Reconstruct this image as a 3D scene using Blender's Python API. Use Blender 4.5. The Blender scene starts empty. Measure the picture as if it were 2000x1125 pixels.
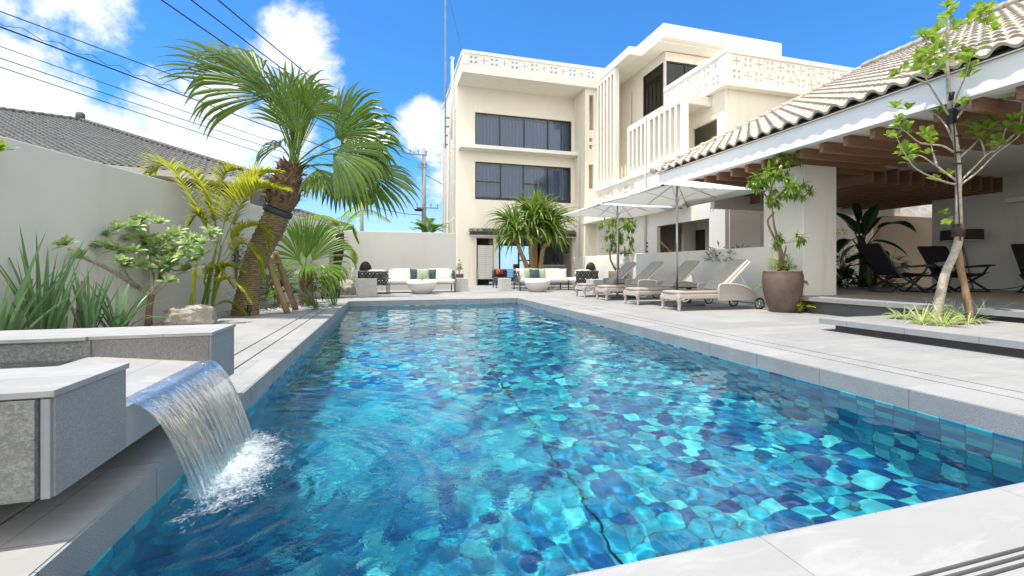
import bpy, bmesh, math, random
import numpy as np
from mathutils import Vector, Matrix, noise as mnoise
V = Vector
PI = math.pi
S = bpy.context.scene
COL = S.collection
random.seed(7)
# ---------------------------------------------------------------- camera
F, HC, HY = 860.0, 0.9, 523.0            # focal length in px of the 2000 px frame, eye height, horizon row
YAW = math.atan(243 / F)
cam = bpy.data.cameras.new('camera'); co = bpy.data.objects.new('camera', cam); COL.objects.link(co)
cam.sensor_width = 36; cam.lens = 36 * F / 2000; cam.shift_y = -39.5 / 2000
cam.clip_start = .05; cam.clip_end = 9000
co.location = (0, 0, HC); co.rotation_euler = (PI / 2, 0, -YAW); S.camera = co
S.view_settings.view_transform = 'Standard'; S.view_settings.look = 'None'
S.view_settings.exposure = 0.98; S.view_settings.gamma = 1
c = S.cycles
c.use_denoising = True; c.max_bounces = 10; c.transparent_max_bounces = 24; c.transmission_bounces = 8
c.glossy_bounces = 5; c.diffuse_bounces = 4; c.caustics_refractive = True; c.caustics_reflective = False
c.sample_clamp_indirect = 6; c.blur_glossy = .3

def U(px, py, t):                        # the point at depth t metres seen at a pixel of the 2000 px photograph
    r = (px - 1000) / F; u = (HY - py) / F; s, k = math.sin(YAW), math.cos(YAW)
    return V((t * (s + r * k), t * (k - r * s), HC + t * u))
def UG(px, py, z=0.0):
    return U(px, py, (z - HC) / ((HY - py) / F))

# ---------------------------------------------------------------- sun and sky
SUN = V((1, .16, -3.4)).normalized()    # direction the light travels
L = bpy.data.lights.new('sun', 'SUN'); L.energy = 3.0; L.angle = math.radians(.5); L.color = (1, .95, .86)
lo = bpy.data.objects.new('sun', L); COL.objects.link(lo); lo.rotation_euler = SUN.to_track_quat('-Z', 'Y').to_euler()
L.cycles.is_caustics_light = True
W = bpy.data.worlds.new('World'); S.world = W; W.use_nodes = True

class NT:                                # tiny node-tree helper
    def __init__(s, tree): s.t = tree
    def n(s, typ, **kw):
        nd = s.t.nodes.new('ShaderNode' + typ)
        for k, v in kw.items():
            if k.startswith('_'): setattr(nd, k[1:], v)
            else: s.set(nd, k, v)
        return nd
    def set(s, nd, k, v):
        key = int(k[1:]) if k[0] == 'i' and k[1:].isdigit() else k.replace('__', ' ')
        if isinstance(v, bpy.types.NodeSocket): s.t.links.new(v, nd.inputs[key])
        elif isinstance(v, bpy.types.Node): s.t.links.new(v.outputs[0], nd.inputs[key])
        else:
            if isinstance(v, (tuple, list)) and len(v) == 3 and nd.inputs[key].type == 'RGBA': v = (*v, 1)
            nd.inputs[key].default_value = v
    def m(s, op, a, b=None, c=None, clamp=False):
        nd = s.n('Math', _operation=op, _use_clamp=clamp); s.set(nd, 'i0', a)
        if b is not None: s.set(nd, 'i1', b)
        if c is not None: s.set(nd, 'i2', c)
        return nd.outputs[0]
    def vm(s, op, a, b=None):
        nd = s.n('VectorMath', _operation=op); s.set(nd, 'i0', a)
        if b is not None: s.set(nd, 'i1', b)
        return nd.outputs['Value'] if op in ('DOT_PRODUCT', 'LENGTH', 'DISTANCE') else nd.outputs[0]
    def mix(s, f, a, b, blend='MIX'):
        nd = s.n('MixRGB', _blend_type=blend); s.set(nd, 'i0', f); s.set(nd, 'i1', a); s.set(nd, 'i2', b); return nd.outputs[0]
    def ramp(s, f, stops, interp='LINEAR'):
        nd = s.n('ValToRGB'); cr = nd.color_ramp; cr.interpolation = interp
        while len(cr.elements) < len(stops): cr.elements.new(.5)
        for e, (p, col) in zip(cr.elements, stops):
            e.position = p; e.color = (*col, 1) if not isinstance(col, (int, float)) else (col, col, col, 1)
        s.set(nd, 'i0', f); return nd.outputs[0]
    def noise(s, vec, scale, detail=4, rough=.55, dist=0):
        return s.n('TexNoise', Vector=vec, Scale=scale, Detail=detail, Roughness=rough, Distortion=dist).outputs[0]
    def mapr(s, v, a, b, c=0.0, d=1.0, smooth=False):
        nd = s.n('MapRange', _interpolation_type='SMOOTHSTEP' if smooth else 'LINEAR')
        for i, x in enumerate((v, a, b, c, d)): s.set(nd, 'i%d' % i, x)
        return nd.outputs[0]

t = NT(W.node_tree); bg = W.node_tree.nodes['Background']
sky = t.n('TexSky', _sky_type='NISHITA', _sun_disc=False); sky.sun_elevation = math.asin(-SUN.z)
sky.sun_rotation = math.atan2(-SUN.x, -SUN.y); sky.altitude = 0; sky.air_density = 1.0; sky.dust_density = .35; sky.ozone_density = 2.5
d = t.n('TexCoord').outputs['Generated']
sc = t.mix(1.0, sky.outputs[0], (0.25, 0.60, 0.89), 'MULTIPLY')
sep = t.n('SeparateXYZ', Vector=d)
# cumulus: noise broken up round a few cloud centres given as directions
def cdir(px, py): return (U(px, py, 1) - V((0, 0, HC))).normalized()
blobs = [(560, 90, .155, .60), (640, 150, .08, .46), (500, 45, .05, .42), (110, 15, .16, .60), (40, 190, .22, .58), (190, 235, .20, .50), (420, 205, .15, .56), (310, 280, .24, .60), (480, 300, .22, .56),
         (830, 262, .11, .70), (700, 300, .14, .42), (765, 130, .05, .36), (850, 330, .12, .50), (-250, 150, .4, .40), (-600, 300, .6, .35), (670, 400, .12, .40), (2600, 300, .3, .4)]
acc = None
back = [(V((math.sin(math.radians(a)), math.cos(math.radians(a)), math.tan(math.radians(e)))).normalized(), 1.0, .80) for a, e in ((150, 25), (195, 35), (240, 25), (110, 20), (180, 60))]  # unseen cloud bank behind the camera, added as white fill for shaded walls
for px, py, rad, amp in blobs:
    dd = t.vm('DOT_PRODUCT', d, tuple(cdir(px, py)))
    fo = t.mapr(dd, math.cos(rad), 1.0, 0, amp)
    acc = fo if acc is None else t.m('MAXIMUM', acc, fo)
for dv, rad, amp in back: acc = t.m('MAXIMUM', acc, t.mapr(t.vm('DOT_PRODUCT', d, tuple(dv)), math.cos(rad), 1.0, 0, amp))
nz = t.noise(d, 5.5, 12, .64, .3)
nz2 = t.noise(t.vm('ADD', d, (-.012, 0, .022)), 5.5, 12, .64, .3)
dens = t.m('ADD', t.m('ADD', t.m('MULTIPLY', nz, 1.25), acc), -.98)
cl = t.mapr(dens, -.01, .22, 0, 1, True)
lit = t.mapr(t.m('SUBTRACT', nz, nz2), -.05, .04, .0, 1.0)
low = t.mapr(nz, .38, .66, 0, 1)
ccol = t.mix(t.m('MULTIPLY', low, .45), (4.1, 4.3, 4.55), t.mix(lit, (2.7, 3.05, 3.5), (4.7, 4.7, 4.7)))
ccol = t.mix(t.mapr(t.vm('DOT_PRODUCT', d, (-math.sin(YAW), -math.cos(YAW), .15)), -.15, .6, 0, 1), ccol, (7.6, 7.5, 7.3))  # unseen clouds behind the camera made brighter than the visible ones, for fill
hz = t.mapr(sep.outputs[2], 0, .22, .80, 0)
sc2 = t.mix(hz, sc, (3.1, 3.65, 4.1))
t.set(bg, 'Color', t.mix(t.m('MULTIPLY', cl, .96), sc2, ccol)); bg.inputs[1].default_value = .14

# ---------------------------------------------------------------- materials
MATS = {}
def newmat(name):
    m = bpy.data.materials.new(name); m.use_nodes = True; MATS[name] = m
    return m, NT(m.node_tree), m.node_tree.nodes['Principled BSDF']
def objc(t): return t.n('TexCoord').outputs['Object']
def plain(name, col, rough=.6, var=.12, scale=6, bump=0, bscale=60, metal=0, spec=.5, coat=0, col2=None, bdist=.01):
    m, t, b = newmat(name); v = objc(t)
    c2 = col2 or tuple(x * (1 - var * 2) for x in col)
    n = t.noise(v, scale, 5, .6)
    t.set(b, 'Base Color', t.mix(t.mapr(n, .3, .7), c2, col)); b.inputs['Roughness'].default_value = rough
    b.inputs['Metallic'].default_value = metal; b.inputs['Specular IOR Level'].default_value = spec; b.inputs['Coat Weight'].default_value = coat
    if bump: t.set(b, 'Normal', t.n('Bump', Strength=bump, Distance=bdist, Height=t.noise(v, bscale, 6, .65)))
    return m
def deckmat():
    m, t, b = newmat('pale_stone'); v = objc(t)
    n1 = t.noise(v, .9, 6, .6, .6); n2 = t.noise(v, 260, 2, .7); n3 = t.noise(t.vm('MULTIPLY', v, (1, 3.5, 1)), 2.2, 8, .65, 1.2)
    c1 = t.mix(t.mapr(n1, .3, .7), (.285, .282, .275), (.365, .36, .35))
    c1 = t.mix(t.mapr(n3, .50, .66, 0, .35), c1, (.49, .485, .475)); c1 = t.mix(t.mapr(n2, .42, .58, 0, .35), c1, (.30, .295, .29))
    br = t.n('TexBrick', Vector=v, Scale=1.0, Mortar__Size=.0022, Mortar__Smooth=.2, Brick__Width=1.2, Row__Height=.6, _offset=.5)
    br.inputs['Color1'].default_value = (1, 1, 1, 1); br.inputs['Color2'].default_value = (.80, .81, .82, 1); br.inputs['Mortar'].default_value = (.5, .5, .5, 1)
    t.set(b, 'Base Color', t.mix(1, c1, br.outputs[0], 'MULTIPLY')); b.inputs['Roughness'].default_value = .7
    t.set(b, 'Normal', t.n('Bump', Strength=.25, Distance=.002, Height=n2))
    return m
def granite(name, a, bcol, bump, scale, joint=None, dist=.004):
    m, t, b = newmat(name); v = objc(t)
    n1 = t.noise(v, 190, 3, .8); n2 = t.noise(v, 3, 4, .6)
    col = t.mix(t.mapr(n1, .38, .62), a, bcol); col = t.mix(t.mapr(n2, .3, .7, 0, .4), col, tuple(x * .8 for x in bcol))
    if joint:
        fr = t.m('FRACT', t.m('DIVIDE', t.m('ADD', t.n('SeparateXYZ', Vector=v).outputs[joint[0]], joint[2]), joint[1]))
        col = t.mix(t.m('LESS_THAN', fr, .006), col, (.08, .08, .08))
    hn = t.noise(v, scale, 9, .72)
    if dist > .01: col = t.mix(t.mapr(hn, .42, .60), tuple(x * .75 for x in bcol), col)  # rough faces: hollows darkened in the colour, painted relief shade
    t.set(b, 'Base Color', col); b.inputs['Roughness'].default_value = .75
    t.set(b, 'Normal', t.n('Bump', Strength=bump, Distance=dist, Height=hn))
    return m
def stucco(name, col, bump=.3, scale=90, dist=.004, stain=.75):
    m, t, b = newmat(name); v = objc(t)
    n = t.noise(v, .7, 6, .6); st = t.noise(t.vm('MULTIPLY', v, (1, 1, .12)), 2.6, 6, .65); g = t.noise(v, 14, 4, .6)
    c1 = t.mix(t.mapr(n, .3, .7), tuple(x * .94 for x in col), col); c1 = t.mix(t.mapr(st, .56, .78, 0, stain), c1, tuple(x * .80 for x in col))
    c1 = t.mix(t.mapr(g, .55, .75, 0, .25), c1, tuple(x * .88 for x in col))
    t.set(b, 'Base Color', c1); b.inputs['Roughness'].default_value = .88; b.inputs['Specular IOR Level'].default_value = .25
    t.set(b, 'Normal', t.n('Bump', Strength=bump, Distance=dist, Height=t.noise(v, scale, 7, .7)))
    return m
def mosaic(name, ax, off=0.0):
    m, t, b = newmat(name); v = objc(t); s = t.n('SeparateXYZ', Vector=v)
    T = .142
    def fl(k): 
        q = t.m('DIVIDE', t.m('ADD', s.outputs[k], 20.003 + off), T); return t.m('FLOOR', q), t.m('FRACT', q)
    (a, fa), (bb, fb) = fl(ax[0]), fl(ax[1])
    cv = t.n('CombineXYZ', X=a, Y=bb, Z=3.3)
    wn = t.n('TexWhiteNoise', Vector=cv).outputs['Value']
    par = t.m('MODULO', t.m('ADD', a, bb), 2.0)
    k = t.m('ADD', t.m('MULTIPLY', wn, .68), t.m('MULTIPLY', par, .32))
    marb = t.noise(t.vm('ADD', v, t.vm('MULTIPLY', cv, (3.1, 1.7, 2.0))), 9, 6, .7, 1.5)
    k = t.m('ADD', k, t.mapr(marb, .3, .7, -.09, .09))
    col = t.ramp(k, [(0.0, (.003, .055, .19)), (.22, (.004, .10, .28)), (.40, (.008, .19, .38)), (.55, (.014, .29, .45)), (.78, (.03, .46, .56)), (1.0, (.09, .60, .66))])
    g = t.m('MAXIMUM', t.m('LESS_THAN', fa, .05), t.m('LESS_THAN', fb, .05))
    col = t.mix(t.m('MULTIPLY', g, .85), col, (.05, .09, .08))
    t.set(b, 'Base Color', col); b.inputs['Roughness'].default_value = .35
    return m
def tilemat(name, a, bcol, rough=.8):
    m, t, b = newmat(name); v = objc(t); n = t.noise(v, 3.3, 5, .7); n2 = t.noise(v, 45, 5, .7); n3 = t.noise(v, .6, 3, .6)
    col = t.mix(t.mapr(n, .3, .7), a, bcol); col = t.mix(t.mapr(n2, .5, .8, 0, .4), col, tuple(x * .62 for x in a)); col = t.mix(t.mapr(n3, .45, .7, 0, .3), col, tuple(x * .8 for x in bcol))
    sp = t.n('SeparateXYZ', Vector=v); fl = lambda s_, o_, w_: t.m('FLOOR', t.m('DIVIDE', t.m('ADD', s_, o_), w_))
    wn = t.n('TexWhiteNoise', Vector=t.n('CombineXYZ', X=fl(sp.outputs[0], 20.79 + .0, .302), Y=fl(sp.outputs[1], 20.0, .31), Z=1.5)).outputs['Value']
    col = t.mix(t.mapr(wn, 0, 1, 0, .42), col, tuple(x * .62 for x in a))
    t.set(b, 'Base Color', col); b.inputs['Roughness'].default_value = rough
    t.set(b, 'Normal', t.n('Bump', Strength=.3, Distance=.004, Height=n2)); return m
def leafmat(name, dark, light, rough=.42, trans=.35, scale=5, tcol=None):
    m, t, b = newmat(name); v = objc(t)
    n = t.noise(v, scale, 4, .7); n2 = t.noise(v, scale * 9, 3, .6)
    geo = t.n('NewGeometry'); rnd = geo.outputs['Random Per Island']
    k = t.m('ADD', t.m('MULTIPLY', t.mapr(n, .3, .7), .45), t.m('MULTIPLY', rnd, .55))
    col = t.mix(k, dark, light); col = t.mix(t.mapr(n2, .58, .75, 0, .3), col, tuple(min(1, x * 1.25) for x in light))
    t.set(b, 'Base Color', col); b.inputs['Roughness'].default_value = rough
    tr = t.n('BsdfTranslucent', Color=t.mix(.5, col, tcol or tuple(min(1, x * 1.8) for x in light)))
    mx = t.n('MixShader', Fac=trans); t.set(mx, 'i1', b.outputs[0]); t.set(mx, 'i2', tr)
    t.t.links.new(mx.outputs[0], t.t.nodes['Material Output'].inputs[0]); return m
def woodmat(name, a, bcol, ax=0, rough=.5):
    m, t, b = newmat(name); v = objc(t); k = [9, 9, 9]; k[ax] = .8
    w = t.noise(t.vm('MULTIPLY', v, tuple(k)), 3.5, 8, .65, .8)
    rnd = t.n('NewGeometry').outputs['Random Per Island']
    col = t.mix(t.mapr(w, .32, .68), a, bcol); col = t.mix(t.m('MULTIPLY', rnd, .3), col, tuple(x * .6 for x in a))
    t.set(b, 'Base Color', col); b.inputs['Roughness'].default_value = rough
    t.set(b, 'Normal', t.n('Bump', Strength=.2, Distance=.003, Height=w)); return m
def glassmat(name, tint=(.35, .42, .45), ior=1.5, boost=1.0):
    m, t, b = newmat(name); v = objc(t)
    tr = t.n('BsdfTransparent', Color=tint); gl = t.n('BsdfGlossy', Color=(1, 1, 1), Roughness=.01)
    t.set(gl, 'Normal', t.n('Bump', Strength=.03, Distance=.02, Height=t.noise(v, 1.1, 2, .5)))
    fr = t.n('Fresnel', IOR=ior); mx = t.n('MixShader', Fac=t.m('MULTIPLY', fr, boost, clamp=True)); t.set(mx, 'i1', tr); t.set(mx, 'i2', gl)
    t.t.links.new(mx.outputs[0], t.t.nodes['Material Output'].inputs[0]); return m
def wavy(name, a, bcol, axis=0, scale=20, rough=.8):
    m, t, b = newmat(name); v = objc(t)
    w = t.n('TexWave', Vector=v, Scale=scale, Distortion=.6, Detail=2, _bands_direction='XYZ'[axis]).outputs[1]
    t.set(b, 'Base Color', t.mix(t.mapr(t.m('ADD', w, t.m('MULTIPLY', t.noise(v, 30, 3), .4)), .3, 1.1), a, bcol)); b.inputs['Roughness'].default_value = rough
    t.set(b, 'Normal', t.n('Bump', Strength=.6, Distance=.006, Height=w)); return m

deckmat()
granite('granite_face', (.38, .40, .41), (.21, .225, .235), .35, 120, joint=(1, .7, .46))
granite('granite_face_across', (.38, .40, .41), (.21, .225, .235), .35, 120, joint=(0, .7, .2))
granite('granite_smooth', (.36, .37, .375), (.22, .23, .235), .2, 160)
granite('granite_rough', (.50, .51, .48), (.34, .35, .34), 1.0, 48, dist=.03)
granite('granite_speckled', (.26, .25, .245), (.12, .12, .12), .3, 150)
granite('granite_dark', (.22, .22, .22), (.12, .12, .12), .2, 100)
plain('cube_stone', (.56, .55, .52), .7, .1, 9, .3, 50)
stucco('white_stucco', (.88, .84, .755)); stucco('cream_stucco', (.90, .835, .71)); stucco('grey_stucco', (.56, .56, .54), .25, 60)
stucco('garden_stucco', (.60, .59, .555), .2, 50, stain=.75); stucco('rough_stucco', (.80, .76, .69), 1.0, 22, .02)
stucco('tan_stucco', (.58, .46, .34)); stucco('house_stucco', (.58, .53, .46)); stucco('shade_stucco', (.78, .755, .71))
plain('fascia_paint', (.82, .82, .81), .55, .04, 2)
mosaic('mosaic_floor', (0, 1)); mosaic('mosaic_side', (1, 2)); mosaic('mosaic_end', (0, 2))
tilemat('pale_tile', (.38, .335, .28), (.54, .49, .42)); tilemat('grey_tile', (.10, .10, .092), (.17, .17, .155))
woodmat('beam_wood', (.24, .12, .065), (.38, .21, .12), 0); woodmat('beam_wood_along', (.20, .095, .05), (.32, .17, .09), 1)
woodmat('stake_wood', (.22, .13, .07), (.38, .25, .14), 2, .8); woodmat('dark_wood', (.05, .025, .015), (.10, .05, .03), 2)
plain('black_metal', (.012, .012, .014), .4, .1); plain('frame_dark', (.018, .020, .026), .35, .1); plain('steel', (.55, .57, .58), .3, .05, metal=.9)
plain('grey_metal', (.28, .30, .31), .45, .1, 4); plain('chrome', (.75, .75, .76), .2, .03, metal=1); plain('rubber', (.03, .03, .03), .7)
plain('white_paint', (.80, .80, .78), .5, .04, 3); plain('pipe_paint', (.74, .72, .67), .5, .05, 3)
leafmat('canvas', (.78, .78, .75), (.82, .82, .79), .9, .45, 2, (.85, .84, .80))
plain('black_fabric', (.010, .010, .011), .85, .2, 20); plain('grey_fabric', (.34, .34, .35), .9, .1, 20, .3, 300)
plain('mesh_fabric', (.42, .385, .335), .85, .06, 9, .3, 500, col2=(.37, .34, .295)); plain('taupe_cushion', (.40, .355, .31), .9, .06, 6, .3, 300)
plain('blush_fabric', (.76, .71, .66), .92, .05, 5, .3, 120); plain('green_fabric', (.38, .44, .29), .9, .1, 20, .3, 200); plain('blue_fabric', (.055, .11, .14), .9, .3, 25, .3, 200)
plain('strap_dark', (.055, .058, .062), .7, .2, 20)
wavy('wicker', (.38, .335, .295), (.62, .565, .515), 0, 26); wavy('wicker_flat', (.40, .35, .31), (.62, .565, .515), 2, 26)
wavy('louver', (.30, .29, .27), (.52, .50, .46), 2, 8); wavy('rug_weave', (.26, .22, .17), (.44, .39, .31), 0, 2.2)
wavy('curtain', (.55, .58, .60), (.80, .82, .82), 0, 1.6); wavy('shutter_louver', (.60, .58, .52), (.76, .74, .68), 2, 7)
plain('terracotta', (.17, .115, .09), .7, .25, 5, .5, 25, col2=(.10, .07, .055)); plain('soil', (.05, .035, .025), .95, .3, 30, .8, 60)
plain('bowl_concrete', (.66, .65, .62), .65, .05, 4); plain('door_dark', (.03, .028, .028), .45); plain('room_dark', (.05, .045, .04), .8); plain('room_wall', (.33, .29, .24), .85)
plain('lamp_shade', (.035, .025, .018), .8); plain('bark_light', (.52, .47, .38), .85, .25, 22, .8, 40, col2=(.30, .25, .18))
plain('bark_stem', (.30, .20, .13), .85, .3, 18, .8, 50, col2=(.16, .10, .06)); plain('bark_dark', (.09, .06, .04), .9, .4, 25, 1, 40); plain('pandan_bark', (.38, .28, .12), .8, .3, 14, .8, 30, col2=(.17, .10, .05))
plain('boot_fibre', (.27, .16, .09), .9, .4, 16, 1, 45, col2=(.09, .05, .03)); plain('concrete_pole', (.30, .30, .29), .85, .1, 6)
plain('rock', (.46, .43, .36), .9, .3, 5, 1, 14, col2=(.24, .22, .18), bdist=.04)
plain('tarp', (.62, .61, .57), .6, .1, 3, .8, 3.5, bdist=.15); plain('tarp_print', (.45, .46, .48), .6, .45, 9, .5, 4, col2=(.08, .08, .09))
leafmat('palm_leaf', (.028, .070, .006), (.13, .22, .018), .32, .26); leafmat('palm_leaf_young', (.07, .16, .014), (.19, .31, .035), .4, .32)
leafmat('areca_leaf', (.09, .17, .012), (.48, .47, .035), .45, .45, 1.6); leafmat('bush_leaf', (.20, .31, .10), (.42, .54, .22), .45, .3, 7)
leafmat('strap_leaf', (.04, .11, .035), (.15, .27, .11), .4, .22, 3); leafmat('pandan_leaf', (.045, .11, .012), (.20, .30, .05), .38, .3, 3)
leafmat('pandan_base', (.16, .13, .05), (.34, .20, .09), .5, .25); leafmat('schef_leaf', (.06, .15, .012), (.24, .38, .035), .3, .3, 6)
leafmat('tree_leaf', (.10, .19, .015), (.28, .40, .04), .35, .38, 6); leafmat('spider_leaf', (.24, .36, .08), (.58, .64, .28), .45, .35, 8)
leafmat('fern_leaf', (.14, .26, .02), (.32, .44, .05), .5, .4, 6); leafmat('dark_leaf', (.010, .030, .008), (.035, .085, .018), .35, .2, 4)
leafmat('dry_leaf', (.25, .15, .05), (.48, .34, .10), .7, .3)
glassmat('window_glass', (.55, .66, .78), 1.6, 1.0); glassmat('clear_glass', (.88, .94, .97), 1.3, 1.0); glassmat('dark_glass', (.10, .11, .12), 1.5, 1.0)
def trunkmat():
    m, t, b = newmat('palm_trunk'); v = objc(t)
    w = t.n('TexWave', Vector=t.vm('ADD', v, t.vm('MULTIPLY', v, (0, 0, 0))), Scale=7.5, Distortion=5.0, Detail=5, Detail__Scale=3.5, _bands_direction='Z').outputs[1]
    n = t.noise(v, 14, 6, .7); vx = t.n('TexVoronoi', Vector=t.vm('MULTIPLY', v, (1, 1, .6)), Scale=22).outputs[0]
    k = t.m('ADD', t.m('MULTIPLY', w, .20), t.m('MULTIPLY', n, .9))
    t.set(b, 'Base Color', t.ramp(k, [(.2, (.10, .06, .035)), (.45, (.22, .15, .08)), (.65, (.33, .25, .14)), (.9, (.46, .37, .22))])); b.inputs['Roughness'].default_value = .9
    t.set(b, 'Normal', t.n('Bump', Strength=.9, Distance=.03, Height=t.m('ADD', w, t.m('MULTIPLY', vx, .6)))); return m
trunkmat()
def gravelmat():
    m, t, b = newmat('gravel'); v = objc(t)
    vo = t.n('TexVoronoi', Vector=v, Scale=32); vo2 = t.n('SeparateXYZ', Vector=vo.outputs[1]).outputs[0]
    n = t.noise(v, 1.3, 4, .6)
    col = t.ramp(vo2, [(0, (.22, .21, .19)), (.4, (.42, .41, .38)), (1, (.72, .71, .66))]); col = t.mix(t.mapr(n, .35, .65, 0, .75), col, (.15, .145, .14))
    t.set(b, 'Base Color', col); b.inputs['Roughness'].default_value = .9
    t.set(b, 'Normal', t.n('Bump', Strength=1, Distance=.02, Height=t.m('SUBTRACT', 1.0, vo.outputs[0]))); return m
gravelmat()
def watermat():
    m, t, b = newmat('pool_water'); v = objc(t); t.t.nodes.remove(b)
    g = t.n('BsdfGlass', Color=(.97, .995, 1), Roughness=0, IOR=1.333)
    dist = t.vm('DISTANCE', v, (-.35, 2.65, -.17))
    near = t.mapr(dist, .2, 1.9, 1, .0, True)
    h = t.m('ADD', t.noise(t.vm('MULTIPLY', v, (1, 1.0, 1)), 24, 4, .6, .6), t.m('MULTIPLY', t.noise(v, 9, 3, .5), 1.2))
    t.set(g, 'Normal', t.n('Bump', Strength=t.m('MULTIPLY', near, .38), Distance=.012, Height=h))
    t.t.links.new(g.outputs[0], t.t.nodes['Material Output'].inputs[0]); return m
watermat()
def fallmat():
    m, t, b = newmat('falling_water'); uv = t.n('TexCoord').outputs['UV']
    st = t.noise(t.vm('MULTIPLY', uv, (46, 2.2, 1)), 1.0, 5, .62, .35); st2 = t.noise(t.vm('MULTIPLY', uv, (120, 3, 1)), 1.0, 3, .6)
    h = t.m('ADD', st, t.m('MULTIPLY', st2, .35)); bp = t.n('Bump', Strength=.8, Distance=.02, Height=h)
    gl = t.n('BsdfGlossy', Color=(1, 1, 1), Roughness=.03, Normal=bp); tr = t.n('BsdfTransparent', Color=(.70, .86, .92)); rf = t.n('BsdfRefraction', Color=(.93, .98, 1), Roughness=.0, IOR=1.25, Normal=bp)
    fr = t.n('Fresnel', IOR=1.55, Normal=bp)
    a = t.n('MixShader', Fac=.45); t.set(a, 'i1', tr); t.set(a, 'i2', rf)
    a2 = t.n('MixShader', Fac=t.m('ADD', t.m('MULTIPLY', fr, .85), .05, clamp=True)); t.set(a2, 'i1', a); t.set(a2, 'i2', gl)
    df = t.n('BsdfDiffuse', Color=(.85, .92, .96)); k = t.mapr(st, .60, .76, 0, .26)
    y = t.n('SeparateXYZ', Vector=uv).outputs[1]; k = t.m('MULTIPLY', k, t.mapr(y, 0, 1, .45, 1.0))
    a3 = t.n('MixShader', Fac=k); t.set(a3, 'i1', a2); t.set(a3, 'i2', df)
    t.t.nodes.remove(b); t.t.links.new(a3.outputs[0], t.t.nodes['Material Output'].inputs[0]); return m
fallmat()
def foammat():
    m, t, b = newmat('foam'); v = objc(t)
    dd = t.vm('DISTANCE', t.vm('MULTIPLY', v, (2.3, 1, 0)), (-1.72, 2.62, 0))
    vo = t.n('TexVoronoi', Vector=v, Scale=70).outputs[0]; n = t.noise(v, 9, 8, .75, .4)
    k = t.m('SUBTRACT', t.m('ADD', t.m('MULTIPLY', n, 1.35), t.m('MULTIPLY', vo, .35)), t.mapr(dd, 0.05, .68, .30, 1.12))
    tr = t.n('BsdfTransparent'); df = t.n('BsdfDiffuse', Color=(.66, .72, .75)); gl = t.n('BsdfGlossy', Roughness=.15)
    mm = t.n('MixShader', Fac=.25); t.set(mm, 'i1', df); t.set(mm, 'i2', gl)
    mx = t.n('MixShader', Fac=t.mapr(k, 0, .55, 0, .80)); t.set(mx, 'i1', tr); t.set(mx, 'i2', mm)
    t.t.nodes.remove(b); t.t.links.new(mx.outputs[0], t.t.nodes['Material Output'].inputs[0]); return m
foammat()
plain('sea_water', (.03, .10, .16), .25, .2, .02); plain('earth', (.20, .19, .16), .95, .2, 1)

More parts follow.
